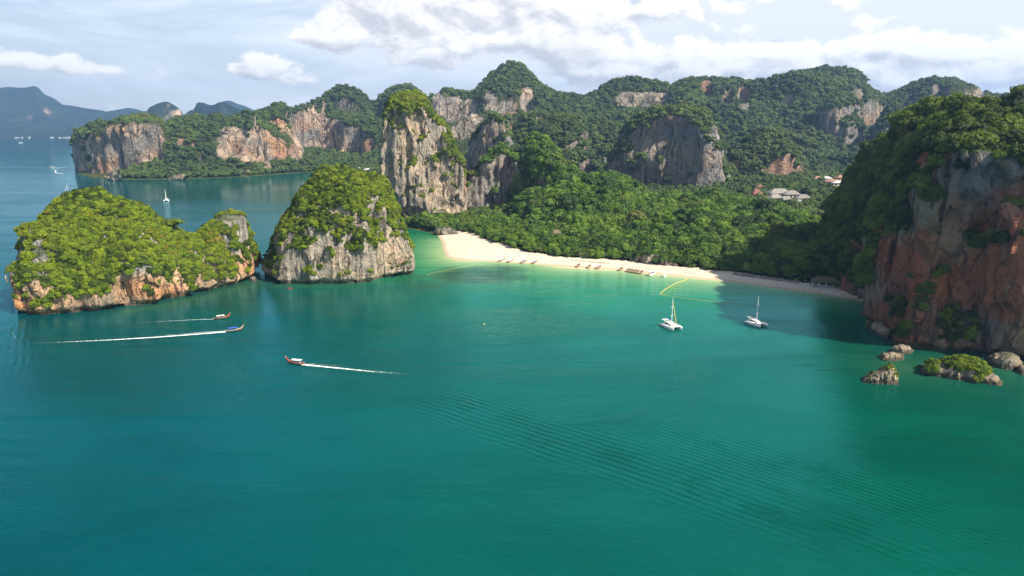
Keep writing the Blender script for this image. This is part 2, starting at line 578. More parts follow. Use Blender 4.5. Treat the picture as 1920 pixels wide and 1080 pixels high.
def crown_mesh(name, seed, lobes, leaves, flat=.8, sub=2, wide=1.0, leafsize=.10, tall=1.0, lr=(.30, .50)):
    rng = np.random.default_rng(seed)
    V, Fc, off = [], [], 0
    iv, jf = ICO2 if sub == 2 else ICO1
    centres = []
    for i in range(lobes):
        u = (i + .5) / lobes
        phi = i * 2.39996 + rng.uniform(-.5, .5)
        zz = 1 - u * 1.15
        r = math.sqrt(max(0, 1 - zz * zz)) * .68 * wide
        c = np.array([r * math.cos(phi), r * math.sin(phi), zz * .55 * tall]) + rng.normal(0, .06, 3)
        R = rng.uniform(*lr)
        v = iv * R * (1 + rng.normal(0, .19, (len(iv), 1)))
        v[:, 2] *= flat
        V.append(v + c)
        Fc.append(jf + off)
        off += len(v)
        centres.append((c, R))
    v = iv * (.62 if lr[1] > .4 else .42) * (1 + rng.normal(0, .1, (len(iv), 1)))
    v[:, 2] *= .7 * tall
    V.append(v)
    Fc.append(jf + off)
    off += len(v)
    lv = []
    for k in range(leaves):
        c, R = centres[rng.integers(len(centres))]
        d = rng.normal(0, 1, 3)
        d[2] = abs(d[2]) * .9 - .2
        d /= np.linalg.norm(d)
        p = c + d * R * rng.uniform(.92, 1.22) * np.array([1, 1, flat])
        a = rng.normal(0, 1, 3)
        a -= d * a.dot(d) * .6
        a /= np.linalg.norm(a)
        b = np.cross(d, a)
        s = leafsize * rng.uniform(.6, 1.4)
        lv += [p - a * s, p + a * s, p + b * s * 1.5 + d * s * .5]
    if leaves:
        V.append(np.array(lv))
        Fc.append(np.arange(leaves * 3).reshape(-1, 3) + off)
    V = np.concatenate(V)
    V[:, 2] += .25
    return mesh_np(name, V, np.concatenate(Fc), smooth=False)


def palm_mesh(name, seed):
    rng = np.random.default_rng(seed)
    V, Fc = [], []
    for i in range(15):
        a = i * 2.39996
        el0 = rng.uniform(.0, .9)
        prev = None
        for k in range(5):
            s = k / 4
            r = s * 1.05
            z = .55 + math.sin(el0) * s * .7 - s * s * (.75 - .3 * el0)
            w = .13 * math.sin(math.pi * min(1, .15 + s * .85)) + .02
            c = np.array([math.cos(a) * r, math.sin(a) * r, z])
            t = np.array([-math.sin(a), math.cos(a), 0]) * w
            cur = len(V)
            V += [c - t - np.array([0, 0, w * .7]), c, c + t - np.array([0, 0, w * .7])]
            if prev is not None:
                Fc += [[prev, prev + 1, cur + 1, cur], [prev + 1, prev + 2, cur + 2, cur + 1]]
            prev = cur
    return mesh_np(name, np.array(V), np.array(Fc), smooth=False)


def crown_set(mat, tag_, sub=2, lobes=11, leaves=130, n=5):
    out = []
    for i in range(n):
        loose = i % 7 in (4, 6) and sub == 1 and n > 5
        me = crown_mesh('crown_' + tag_, 100 + i * 7 + len(tag_), lobes + (i * 3) % 5 + (12 if loose else 0), leaves, lr=(.14, .30) if loose else (.28, .50), flat=(.72, .85, .62, .9, .75)[i % 5],
                        sub=sub, wide=(1, .85, 1.15, .8, 1.05)[i % 5], tall=(1, 1.25, .75, 1.4, .95)[i % 5], leafsize=.15)
        me.materials.append(mat)
        out.append(bpy.data.objects.new('crown_source', me))
    return out


SRC_NEAR = crown_set(M_leaf_near, 'island', 1, 13, 420, n=7)
SRC_BEACH = crown_set(M_leaf_beach, 'forest', 1, 14, 400, n=7)
SRC_HEAD = crown_set(M_leaf_head, 'headland', 1, 13, 380, n=7)
SRC_FAR = crown_set(M_leaf_far, 'hill', 1, 9, 60)
pm = palm_mesh('palm_fronds', 5)
pm.materials.append(leaf_material('palm_leaves', [(0, (.06, .09, .02)), (.5, (.10, .14, .03)), (1, (.16, .18, .05))]))
SRC_PALM = [bpy.data.objects.new('crown_source', pm)]
SRC_BEACH_MIX = SRC_BEACH + SRC_PALM
SRC_HEAD_MIX = SRC_HEAD + SRC_PALM


def canopy(name, P, S, srcs, parent=None, tilt=None):
    """one uncountable canopy: leaf crowns instanced on points"""
    n = len(P)
    rng = np.random.default_rng(n)
    me = bpy.data.meshes.new(name)
    me.vertices.add(n)
    me.vertices.foreach_set('co', np.asarray(P, f4).ravel())
    a = me.attributes.new('siz', 'FLOAT_VECTOR', 'POINT')
    S3 = np.stack([S * rng.uniform(.85, 1.15, n), S * rng.uniform(.85, 1.15, n), S * rng.uniform(.75, 1.2, n)], 1)
    a.data.foreach_set('vector', S3.astype(f4).ravel())
    a = me.attributes.new('rot', 'FLOAT_VECTOR', 'POINT')
    R = np.stack([rng.normal(0, .12, n), rng.normal(0, .12, n), rng.uniform(0, 6.283, n)], 1)
    if tilt is not None:
        # lean out from the cliff: rotate about z first so that local tilt is along the normal
        ang = np.arctan2(tilt[:, 1], tilt[:, 0])
        amt = np.clip(1 - tilt[:, 2], 0, 1) * .75
        R[:, 0] = 0
        R[:, 1] = amt
        R[:, 2] = ang
    a.data.foreach_set('vector', R.astype(f4).ravel())
    o = link(name, me, parent=parent)
    ng = bpy.data.node_groups.new(name + '_nodes', 'GeometryNodeTree')
    ng.interface.new_socket('Geometry', in_out='INPUT', socket_type='NodeSocketGeometry')
    ng.interface.new_socket('Geometry', in_out='OUTPUT', socket_type='NodeSocketGeometry')
    N, L = ng.nodes, ng.links
    gi, go = N.new('NodeGroupInput'), N.new('NodeGroupOutput')
    iop = N.new('GeometryNodeInstanceOnPoints')
    gti = N.new('GeometryNodeJoinGeometry')
    for s in srcs:
        oi = N.new('GeometryNodeObjectInfo')
        oi.inputs['Object'].default_value = s
        oi.inputs['As Instance'].default_value = True
        L.new(oi.outputs['Geometry'], gti.inputs[0])
    L.new(gi.outputs[0], iop.inputs['Points'])
    L.new(gti.outputs[0], iop.inputs['Instance'])
    iop.inputs['Pick Instance'].default_value = len(srcs) > 1
    rv = N.new('FunctionNodeRandomValue')
    rv.data_type = 'INT'
    rv.inputs[4].default_value = 0
    rv.inputs[5].default_value = len(srcs) - 1
    L.new(rv.outputs[2], iop.inputs['Instance Index'])
    na = N.new('GeometryNodeInputNamedAttribute')
    na.data_type = 'FLOAT_VECTOR'
    na.inputs[0].default_value = 'rot'
    e2r = N.new('FunctionNodeEulerToRotation')
    L.new(na.outputs[0], e2r.inputs[0])
    L.new(e2r.outputs[0], iop.inputs['Rotation'])
    nb = N.new('GeometryNodeInputNamedAttribute')
    nb.data_type = 'FLOAT_VECTOR'
    nb.inputs[0].default_value = 'siz'
    L.new(nb.outputs[0], iop.inputs['Scale'])
    L.new(iop.outputs[0], go.inputs[0])
    md = o.modifiers.new('crowns', 'NODES')
    md.node_group = ng
    o['kind'] = 'stuff'
    return o


TREE_POOL = []      # (apparent size, position, scale, source set, place) -- the largest become single trees


def scatter(V, Q, N, density, size, keep):
    """random points on quads; keep(P, N) -> probability mask"""
    A, B, C, D = (V[Q[:, i]] for i in range(4))
    area = .5 * np.linalg.norm(np.cross(C - A, D - B), axis=1)
    n = int(area.sum() * density)
    f = RNG.choice(len(Q), n, p=area / area.sum())
    u, v = RNG.uniform(0, 1, (2, n, 1))
    P = (A[f] * (1 - u) + B[f] * u) * (1 - v) + (D[f] * (1 - u) + C[f] * u) * v
    Nn = N[Q[f]].mean(1)
    Nn /= np.linalg.norm(Nn, axis=1, keepdims=True) + 1e-9
    k = keep(P, Nn)
    P, Nn = P[k], Nn[k]
    S = RNG.uniform(size[0], size[1], len(P)) ** 1.0
    S = size[0] + (size[1] - size[0]) * RNG.uniform(0, 1, len(P)) ** 2.6
    return P, Nn, S


def facing(P, N, lim=-.35):
    V = np.array([0, 0, CAMZ]) - P
    V /= np.linalg.norm(V, axis=1, keepdims=True)
    return (V * N).sum(1) > lim


# ------------------------------------------------------------------ karst masses
def karst(name, rows, vox, mat, tree_h=4.0, dome=1.7, taper=.10, under=2.5, flute=2.2, lump=3.0, seed=1, back_zc=.5,
          scars=(), modify=None, zmin=-2.5, smooth_k=4.0, hills=0.0, hill_s=120., blur=0, parent=None, terr=0, taper_fn=None, fcap=2.4):
    """rows: px, skyline py, front edge (py of the waterline, or distance if over 700), depth front->ridge,
    depth ridge->back, height of the cliff at the front edge."""
    R = np.array(rows, float)
    p = R[:, 0]
    Yf = np.array([G(a, b)[1] if b < 780 else b for a, b in zip(p, R[:, 2])])
    Yr = Yf + R[:, 3]
    Yb = Yr + R[:, 4]
    zr = np.array([z_at(a, b, y) for a, b, y in zip(p, R[:, 1], Yr)]) - tree_h
    zc = R[:, 5]
    pp = np.linspace(p[0], p[-1], 400)
    smooth = lambda q: np.interp(pp, p, q)
    tab = np.stack([smooth(q) for q in (Yf, Yr, Yb, zr, zc)])
    k = 5
    ker = np.hanning(2 * k + 1)
    ker /= ker.sum()
    tabs = np.stack([np.convolve(np.pad(q, k, mode='edge'), ker, 'valid') for q in tab])
    xl = min((pp[0] - CX) / FPX * y for y in (tab[0, 0], tab[2, 0] * 1.02)) - 3 * vox - 6
    xr = max((pp[-1] - CX) / FPX * y * 1.04 for y in (tab[0, -1], tab[2, -1])) + 3 * vox + 6
    xa = ((pp - CX) / FPX * tab[0]).min(), ((pp - CX) / FPX * tab[2]).max()
    xl, xr = min(xl, xa[0] - 3 * vox), max(xr, xa[1] * 1.03 + 3 * vox)
    xl, xr = xl - 4 - flute * 5, xr + 4 + flute * 5
    xs = np.arange(xl, xr, vox)
    ys = np.arange(tab[0].min() - 4 * vox - 3 - flute * 3, tab[2].max() + 4 * vox + flute * 3, vox)
    zs = np.arange(zmin, tab[3].max() + 6 * vox + hills * 1.5, vox)
    X, Y = np.meshgrid(xs, ys, indexing='ij')
    # column each ground point is seen in (at about the ridge height)
    z0 = 0.0
    for _ in range(3):
        t = Y * CP + (CAMZ - z0) * SP
        PX = CX + FPX * X / t
        z0 = np.interp(PX, pp, tabs[3])
        zt = z0
    yf, yr, yb, zR, zC = (np.interp(PX, pp, q) for q in tabs)
    s = np.clip((yr - Y) / np.maximum(yr - yf, 1), 0, 1)
    sb = np.clip((Y - yr) / np.maximum(yb - yr, 1), 0, 1)
    zC = np.minimum(zC, zR)
    T = np.where(Y < yr, zC + (zR - zC) * (1 - s ** dome), zC * back_zc + (zR - zC * back_zc) * (1 - sb ** 1.8))
    if hills:
        hn = gnoise((xs, ys), (hill_s, hill_s), seed + 50)
        hn2 = gnoise((xs, ys), (hill_s * .42, hill_s * .42), seed + 51)
        T = T + hills * ((-.7 * np.minimum(np.abs(hn), 2) + .35) + .45 * np.tanh(hn2)) * np.clip(1 - (1 - np.maximum(s, sb)) ** 4, 0.0, 1) * sstep(T, 0, 40)
    if terr:
        na = gnoise((xs, ys), (hill_s * 1.3, hill_s * 1.3), seed + 60)
        nb = gnoise((xs, ys), (hill_s * .8, hill_s * .8), seed + 61)
        q = (T + na * terr * .5) / terr
        fr = q - np.floor(q)
        Tt = terr * (np.floor(q) + sstep(fr, .36, .60)) - na * terr * .5
        T = T + (Tt - T) * sstep(nb, -.3, .5) * .85 * sstep(T, 20, 50) * (1 - sstep(T / np.maximum(zR, 1), .70, .92))
    if hills:
        T = np.minimum(T, zR + .12 * hills)
    for (pc, pyc, hw, hh) in scars:
        # profile of this hill along one sight line, from the front
        yy = np.linspace(np.interp(pc, pp, tabs[0]), np.interp(pc, pp, tabs[1]), 200)
        q = [np.interp(pc, pp, tabs[j]) for j in range(5)]
        ss = np.clip((q[1] - yy) / max(q[1] - q[0], 1), 0, 1)
        tt = q[4] + (q[3] - q[4]) * (1 - ss ** dome)
        pyy = project(0 * yy, yy, tt)[1]
        i1 = np.argmin(np.abs(pyy - (pyc - hh)))
        i0 = np.argmin(np.abs(pyy - (pyc + hh)))
        z_low, y_hi = tt[i0], yy[i1]
        w = sstep(hw - np.abs(PX - pc), -hw * .25, hw * .6)
        edge = y_hi - ((PX - pc) / hw) ** 2 * (y_hi - yy[i0]) * .3
        T = T - w * np.maximum(T - z_low, 0) * sstep(edge - Y, -vox * .8, vox * .8)
    if blur:
        kk = np.hanning(2 * blur + 3)
        kk /= kk.sum()
        T = np.apply_along_axis(lambda a: np.convolve(np.pad(a, blur + 1, mode='edge'), kk, 'valid'), 0, T)
        T = np.apply_along_axis(lambda a: np.convolve(np.pad(a, blur + 1, mode='edge'), kk, 'valid'), 1, T)
    gx, gy = np.gradient(T, vox)
    gl = 1 / np.sqrt(1 + np.minimum(gx * gx + gy * gy, 60))
    slope_f = np.gradient(yf, vox, axis=0)
    dF = (Y - yf) / np.sqrt(1 + np.minimum(slope_f ** 2, 9))
    dB = yb - Y
    tt = t / FPX
    dL, dR = (PX - pp[0]) * tt, (pp[-1] - PX) * tt
    d = np.minimum(np.minimum(dF, dB), np.minimum(dL, dR)).astype(f4)
    z3 = zs[None, None, :].astype(f4)
    tp = taper if taper_fn is None else taper_fn(PX)[:, :, None].astype(f4)
    off = tp * np.maximum(z3, 0) * np.where(dF < np.minimum(dL, dR), 1, .25)[:, :, None].astype(f4) + under * 1.6 * np.exp(-(np.maximum(z3, 0) / 2.8) ** 3) - 1.0
    A = d[:, :, None] - off
    ax = (xs, ys, zs)
    fl = gnoise(ax, (flute * 2.4, flute * 2.4, flute * 14), seed)
    A = A + flute * .80 * (.7 - np.minimum(np.abs(fl), fcap))
    fl = gnoise(ax, (flute * 5.5, flute * 5.5, flute * 22), seed + 1)
    A = A + flute * 1.35 * (.7 - np.minimum(np.abs(fl), fcap))
    if vox < 2.0:
        fl = gnoise(ax, (flute * 1.1, flute * 1.1, flute * 4.5), seed + 7)
        A = A + flute * .42 * (.7 - np.abs(fl))
        fl = gnoise(ax, (flute * 3.2, flute * 3.2, flute * 2.6), seed + 8)
        A = A - flute * .9 * np.maximum(fl - .55, 0)          # pockets and small caves
    del fl
    B = (T[:, :, None].astype(f4) - z3) * gl[:, :, None].astype(f4)
    Bn = gnoise(ax, (lump * 3.6, lump * 3.6, lump * 3.2), seed + 2) * lump * .38
    if vox < 5:
        Bn = Bn + gnoise(ax, (lump * 1.6, lump * 1.6, lump * 1.7), seed + 3) * lump * .22
        Bn = Bn + gnoise(ax, (vox * 2.2,) * 3, seed + 4) * vox * .30
    # smooth minimum
    kq = smooth_k
    h = np.clip(.5 + .5 * (B - A) / kq, 0, 1)
    f = B * (1 - h) + A * h - kq * h * (1 - h) + Bn
    del A, B, h
    if modify is not None:
        f = modify(f, X[:, :, None].astype(f4), Y[:, :, None].astype(f4), z3, PX[:, :, None].astype(f4))
    V, Q, N = surface_nets(f.astype(f4), xs, ys, zs)
    me = mesh_np(name, V, Q)
    o = link(name, me, mat, parent=parent)
    return o, V, Q, N


def set_bare(o, V, fn):
    a = o.data.attributes.new('bare', 'FLOAT', 'POINT')
    a.data.foreach_set('value', np.clip(fn(V.astype(float)), 0, 1).astype(f4))


def veg(P, N, thr, amp, zlo=3.0, sc_=14.0, seed=5):
    n = pnoise(P, sc_, seed) + .5 * pnoise(P, sc_ * .4, seed + 1)
    return (N[:, 2] > thr + amp * n) & (P[:, 2] > zlo) & facing(P, N)


def add_trees(name, V, Q, N, density, size, srcs, keep, place=None, parent=None, sink=.25, lean=True, label=None):
    P, Nn, S = scatter(V, Q, N, density, size, keep)
    P = P + Nn * (S * .10)[:, None]
    P[:, 2] -= S * sink
    pick = np.zeros(len(P), bool)
    if place:
        px, py, t = project(P[:, 0], P[:, 1], P[:, 2])
        app = S / t * FPX
        ok = (px > 0) & (px < 1920) & (py > 0) & (Nn[:, 2] > .35)
        n_, cond = place[1], place[2]
        if cond is not None:
            ok &= cond(px, py)
        # one tree per picture cell, so that the single trees are spread and stand clear of each other
        order = np.argsort(-app * ok)
        taken = []
        for i in order:
            if not ok[i] or len(taken) >= n_:
                break
            if all((P[i, 0] - P[j, 0]) ** 2 + (P[i, 1] - P[j, 1]) ** 2 + (P[i, 2] - P[j, 2]) ** 2 > (1.0 * (S[i] + S[j])) ** 2 * .8 for j in taken):
                taken.append(i)
        for i in taken:
            pick[i] = True
            TREE_POOL.append((P[i].copy(), S[i] * 1.12, srcs, place[0]))
    o = canopy(name, P[~pick], S[~pick], srcs, parent=parent, tilt=Nn[~pick] if lean else None)
    return o


# ------------------------------------------------------------------ the land masses
def cut_ellipsoid(f, X, Y, Z, c, r):
    e = np.sqrt(((X - c[0]) / r[0]) ** 2 + ((Y - c[1]) / r[1]) ** 2 + ((Z - c[2]) / r[2]) ** 2)
    return np.minimum(f, (e - 1) * min(r))


# left island ------------------------------------------------------
def mod_left(f, X, Y, Z, PX):
    cx, cy = G(232, 578)
    f = cut_ellipsoid(f, X, Y, Z, (cx, cy, 8), (4.5, 8, 12))           # dark cleft over the water
    return f


o, V, Q, N = karst('karst_island', [
    (29, 482, 588, 18, 40, 26), (45, 448, 590, 24, 55, 22), (75, 412, 590, 34, 65, 16), (110, 384, 587, 44, 75, 13), (150, 357, 584, 50, 85, 13),
    (180, 350, 581, 50, 85, 14), (215, 362, 579, 48, 85, 17), (250, 378, 577, 45, 80, 15), (285, 404, 569, 40, 70, 9), (310, 420, 562, 36, 60, 8),
    (345, 437, 555, 30, 50, 8), (372, 437, 549, 28, 45, 11), (390, 415, 544, 28, 45, 14), (410, 398, 539, 26, 40, 17), (428, 393, 535, 24, 36, 19), (452, 404, 529, 20, 34, 23),
    (470, 432, 522, 14, 28, 28), (479, 478, 515, 9, 20, 22)],
    0.9, M_rock_left, tree_h=2.2, dome=1.55, taper=.12, under=3.0, flute=2.0, lump=3.6, seed=11, modify=mod_left, smooth_k=5)
tag(o, 'large humped karst island under bright green jungle, at the left of the bay', 'island')
left_isl = o


def keep_left(P, Nn):
    px, py, t = project(P[:, 0], P[:, 1], P[:, 2])
    n = pnoise(P, 9, 21) + .6 * pnoise(P, 3.5, 22)
    thr = .26 + .15 * n
    bare = np.exp(-(((px - 235) / 42) ** 2 + ((py - 385) / 22) ** 2)) * .55 + np.exp(-(((px - 428) / 30) ** 2 + ((py - 405) / 14) ** 2)) * .6
    bare += np.exp(-(((px - 70) / 24) ** 2 + ((py - 470) / 42) ** 2)) * .45
    return (Nn[:, 2] > thr + bare * (1 + .6 * n)) & (P[:, 2] > 7.5 + 2.5 * n) & facing(P, Nn, -.5)


add_trees('foliage', V, Q, N, .80, (.6, 2.7), SRC_NEAR, keep_left, parent=left_isl,
          place=('left island', 62, lambda px, py: (px > 40) & (px < 470)))

# middle island ----------------------------------------------------
o, V, Q, N = karst('karst_island', [
    (501, 480, 518, 18, 35, 22), (520, 432, 533, 28, 55, 22), (545, 391, 535, 34, 65, 24), (575, 350, 534, 38, 75, 27), (605, 320, 533, 40, 80, 30),
    (640, 309, 532, 40, 80, 32), (690, 319, 528, 38, 80, 36), (720, 341, 524, 36, 75, 36), (740, 382, 520, 32, 65, 32), (757, 425, 517, 24, 50, 26),
    (770, 462, 513, 16, 35, 20), (779, 496, 508, 8, 20, 12)],
    0.85, M_rock, tree_h=2.2, dome=2.2, taper=.20, under=3.2, flute=2.3, lump=3.2, seed=21, smooth_k=5)
tag(o, 'cone-shaped grey karst island with green cap, standing alone in mid bay', 'island')
mid_isl = o


def keep_mid(P, Nn):
    px, py, t = project(P[:, 0], P[:, 1], P[:, 2])
    n = pnoise(P, 10, 31) + .6 * pnoise(P, 4, 32)
    thr = .36 + .28 * n
    h = np.clip((P[:, 2] - 26) / 40, -1, 1)
    thr = thr - .44 * h + np.exp(-(((px - 690) / 50) ** 2 + ((py - 490) / 22) ** 2)) * .9
    return (Nn[:, 2] > thr) & (P[:, 2] > 7) & facing(P, Nn, -.5)


add_trees('foliage', V, Q, N, .80, (.6, 2.5), SRC_NEAR, keep_mid, parent=mid_isl,
          place=('middle island', 34, lambda px, py: (px > 520) & (px < 760) & (py < 470)))


# the tall tower -----------------------------------------------------
def mod_tower(f, X, Y, Z, PX):
    # the foot is narrower on the left: a high leaning overhang
    lim = 712 + 48 * np.clip((62 - Z) / 62, 0, 1) ** 1.2
    f = np.minimum(f, (PX - lim) * .62 + 1.0)
    cx, cy = G(842, 424)
    f = cut_ellipsoid(f, X, Y, Z, (cx + 6, cy + 4, 8), (17, 22, 26))
    cx, cy = ray_at(765, 290, 808)[0], 808
    f = cut_ellipsoid(f, X, Y, Z, (cx, cy - 9, 88), (7, 12, 26))
    cx = ray_at(742, 400, 800)[0]
    f = cut_ellipsoid(f, X, Y, Z, (cx, 797, 16), (7, 12, 20))
    return f


o, V, Q, N = karst('karst_tower', [
    (704, 345, 800, 22, 50, 70), (712, 300, 800, 28, 60, 92), (720, 250, 798, 32, 70, 112), (726, 205, 797, 36, 75, 122), (736, 181, 796, 38, 80, 128),
    (752, 169, 795, 40, 85, 128), (768, 166, 794, 40, 85, 122), (792, 175, 794, 40, 85, 114), (814, 203, 795, 40, 80, 104), (834, 235, 796, 38, 75, 90),
    (856, 271, 798, 34, 65, 72), (869, 300, 800, 28, 55, 60), (876, 335, 806, 20, 40, 42)],
    1.35, M_rock, tree_h=3.5, dome=1.8, taper=.10, under=2.5, flute=3.2, lump=3.0, seed=31, modify=mod_tower, smooth_k=6)
tag(o, 'tallest bare-walled limestone tower with a green cap, behind the sand spit', 'rock tower')
tower = o


def keep_tower(P, Nn):
    n = pnoise(P, 14, 41) + .6 * pnoise(P, 5, 42)
    px, py, t = project(P[:, 0], P[:, 1], P[:, 2])
    right = np.exp(-(((px - 852) / 20) ** 2 + ((py - 275) / 60) ** 2)) * .62
    return (Nn[:, 2] > .54 + .16 * n - right - .42 * sstep(P[:, 2], 104, 128)) & (P[:, 2] > 30) & facing(P, Nn, -.5)


add_trees('foliage', V, Q, N, .40, (.9, 3.0), SRC_NEAR, keep_tower, parent=tower,
          place=('tall tower', 22, lambda px, py: (px > 715) & (px < 880) & (py < 330)))

# the block right of the tower ---------------------------------------
o, V, Q, N = karst('karst_block', [
    (866, 360, 412, 18, 60, 45), (876, 333, 409, 24, 60, 55), (888, 318, 409, 28, 60, 60), (905, 299, 409, 30, 65, 66), (925, 283, 409, 32, 65, 72), (943, 268, 410, 34, 70, 80),
    (958, 276, 411, 36, 70, 72), (972, 296, 413, 40, 70, 50), (984, 306, 415, 44, 70, 40), (992, 272, 416, 46, 70, 50), (1003, 252, 418, 50, 70, 60), (1022, 250, 420, 50, 70, 60),
    (1032, 263, 424, 52, 70, 50), (1045, 286, 428, 54, 70, 36), (1070, 308, 432, 56, 70, 22), (1090, 330, 436, 56, 60, 14), (1110, 350, 440, 50, 50, 6)],
    1.8, M_rock_grey, tree_h=6, dome=1.5, taper=.10, under=2.0, flute=3.4, lump=4.5, seed=41, smooth_k=7)
tag(o, 'twin-peaked grey limestone block half draped in forest, right of the tallest tower', 'rock tower')
block = o


def keep_block(P, Nn):
    n = pnoise(P, 16, 51) + .6 * pnoise(P, 6, 52)
    px, py, t = project(P[:, 0], P[:, 1], P[:, 2])
    bare = .55 * np.exp(-(((px - 905) / 45) ** 2 + ((py - 340) / 60) ** 2)) - .35 * sstep(px, 955, 1000)
    bare += .5 * np.exp(-(((px - 1026) / 8) ** 2 + ((py - 275) / 22) ** 2))
    return (Nn[:, 2] > .32 + .2 * n + bare) & (P[:, 2] > 4) & facing(P, Nn, -.5)


add_trees('foliage', V, Q, N, .10, (1.7, 6.6), SRC_BEACH, keep_block, parent=block,
          place=('block', 14, lambda px, py: (px > 870) & (px < 1100)))

# forest hill behind the beach ----------------------------------------
o, V, Q, N = karst('hill', [
    (930, 402, 440, 60, 60, 2), (965, 372, 448, 100, 70, 2), (1000, 346, 456, 120, 80, 3), (1035, 335, 462, 140, 90, 3), (1060, 332, 466, 150, 100, 3), (1100, 322, 470, 160, 100, 3),
    (1140, 313, 474, 170, 110, 3), (1165, 326, 477, 170, 110, 3), (1185, 345, 480, 170, 110, 3), (1230, 347, 484, 180, 110, 3), (1300, 350, 489, 190, 110, 6), (1350, 354, 494, 200, 110, 5),
    (1400, 368, 500, 200, 110, 3), (1450, 373, 506, 190, 100, 3), (1500, 402, 516, 170, 90, 3), (1545, 440, 528, 140, 80, 2), (1590, 485, 540, 90, 60, 1)],
    2.6, M_rock, tree_h=9, dome=1.35, taper=.3, under=0, flute=2.5, lump=9, seed=61, smooth_k=8, hills=9, hill_s=70, blur=1)
tag(o, kind='structure')
hill = o


def keep_hill(P, Nn):
    px, py, t = project(P[:, 0], P[:, 1], P[:, 2])
    n = pnoise(P, 20, 61)
    bare = .6 * np.exp(-(((px - 1072) / 14) ** 2 + ((py - 352) / 20) ** 2)) + .9 * np.exp(-(((px - 1225) / 32) ** 2 + ((py - 486) / 10) ** 2))
    return (Nn[:, 2] > .18 + .1 * n + bare) & (P[:, 2] > 1.5) & facing(P, Nn, -.5)


o2 = add_trees('forest', V, Q, N, .08, (1.9, 8.6), SRC_BEACH, keep_hill, lean=False, place=('forest hill', 64, lambda px, py: (py > 360) & (px < 1560)))


# right headland ---------------------------------------------------------
def mod_head(f, X, Y, Z, PX):
    # a rounded rib fills the corner between the two walls
    rx = ray_at(1702, 450, 380)[0]
    wob = 2.2 * np.sin(X * .9 + Z * .05) + 1.8 * np.sin(X * .37 + Y * .3 + Z * .11) + 1.5 * np.sin(X * 1.7 - Z * .07)
    e = np.sqrt(((X - rx) / 14) ** 2 + ((Y - 384) / 16) ** 2 + ((Z - 26) / 50) ** 2)
    f = np.maximum(f, (1 - e) * 13 + wob)
    cx = ray_at(1675, 540, 362)[0]
    f = cut_ellipsoid(f, X, Y, Z, (cx - 4, 392, 8), (6, 14, 14))
    return f


HEAD = [(1490, 545, 560, 30, 70, 2), (1520, 490, 540, 50, 90, 5), (1545, 436, 520, 60, 100, 8), (1562, 394, 500, 70, 110, 16), (1580, 358, 485, 70, 120, 26), (1600, 319, 470, 72, 130, 36), (1620, 295, 455, 74, 140, 46),
        (1640, 274, 436, 80, 150, 56), (1656, 262, 418, 95, 160, 56), (1672, 250, 402, 100, 170, 60), (1690, 236, 388, 98, 170, 68), (1712, 219, 376, 94, 170, 76),
        (1740, 202, 363, 92, 170, 84), (1770, 187, 355, 92, 170, 92), (1800, 177, 349, 94, 170, 99), (1850, 185, 336, 98, 170, 99), (1880, 192, 331, 100, 170, 97), (1905, 175, 327, 104, 170, 96),
        (1950, 166, 320, 108, 170, 98), (2020, 160, 312, 110, 170, 98), (2120, 160, 306, 114, 170, 98), (2280, 160, 306, 110, 160, 96), (2420, 200, 320, 100, 140, 80)]
# distances here are metres: mark them as such
HEAD = [(a, b, 1000 + c, d, e, g) for a, b, c, d, e, g in HEAD]


def karst_abs(rows, **k):
    rows2 = []
    for a, b, c, d, e, g in rows:
        # convert distance to the waterline row it is seen in
        yy = c - 1000
        _, py, _ = project(0, yy, 0)
        rows2.append((a, b, py, d, e, g))
    return rows2


o, V, Q, N = karst('headland', karst_abs(HEAD), 1.5, M_rock_red, tree_h=4.5, dome=1.45, taper=-.02, taper_fn=lambda q: np.interp(q, [1600, 1680, 1720, 1820, 1920], [.10, .03, .0, -.04, -.08]), under=1.0, flute=2.9, lump=4.2, fcap=1.35, seed=71,
                   modify=mod_head, smooth_k=6)
tag(o, 'huge dark headland with a rust-red overhanging cliff and forested crown at the right', 'headland')
head = o


def keep_head(P, Nn):
    px, py, t = project(P[:, 0], P[:, 1], P[:, 2])
    n = pnoise(P, 16, 71) + .5 * pnoise(P, 6, 72)
    left = np.maximum(sstep(1672 - px, 0, 40) * sstep(560 - py, 0, 60), sstep(1712 - px, 0, 10) * sstep(450 - py, 0, 40) * 1.6)
    low = np.exp(-(((px - 1790) / 60) ** 2 + ((py - 545) / 40) ** 2)) * .35
    return (Nn[:, 2] > .50 + .16 * n - .54 * left) & (P[:, 2] > 4) & facing(P, Nn, -.6)


add_trees('foliage', V, Q, N, .14, (1.2, 5.8), SRC_HEAD, keep_head, parent=head,
          place=('headland', 52, lambda px, py: (px > 1580) & (py < 320)))

# low buttress in front of the red wall
BUT = [(1612, 602, 412, 8, 20, 2), (1630, 576, 402, 14, 30, 3), (1655, 560, 378, 20, 40, 5), (1680, 545, 352, 26, 40, 8), (1710, 515, 335, 26, 40, 14), (1740, 498, 332, 24, 40, 20), (1780, 492, 331, 20, 36, 24),
       (1815, 500, 331, 18, 34, 24), (1850, 530, 329, 14, 30, 18), (1885, 580, 326, 10, 20, 8), (1930, 640, 319, 8, 20, 2)]
o, V, Q, N = karst('buttress', karst_abs([(a, b, 1000 + c, d, e, g) for a, b, c, d, e, g in BUT]), 1.1, M_rock_red, tree_h=2, dome=1.3, taper=.25, under=1.0, flute=2.2,
                   lump=3.2, seed=75, smooth_k=4, parent=head)
BUT_VQN = (V, Q, N)


def keep_but(P, Nn):
    n = pnoise(P, 8, 76)
    px, py, t = project(P[:, 0], P[:, 1], P[:, 2])
    return (Nn[:, 2] > .44 + .28 * n) & (P[:, 2] > 4.5 - 1.5 * sstep(1700 - px, 0, 40)) & facing(P, Nn, -.6)


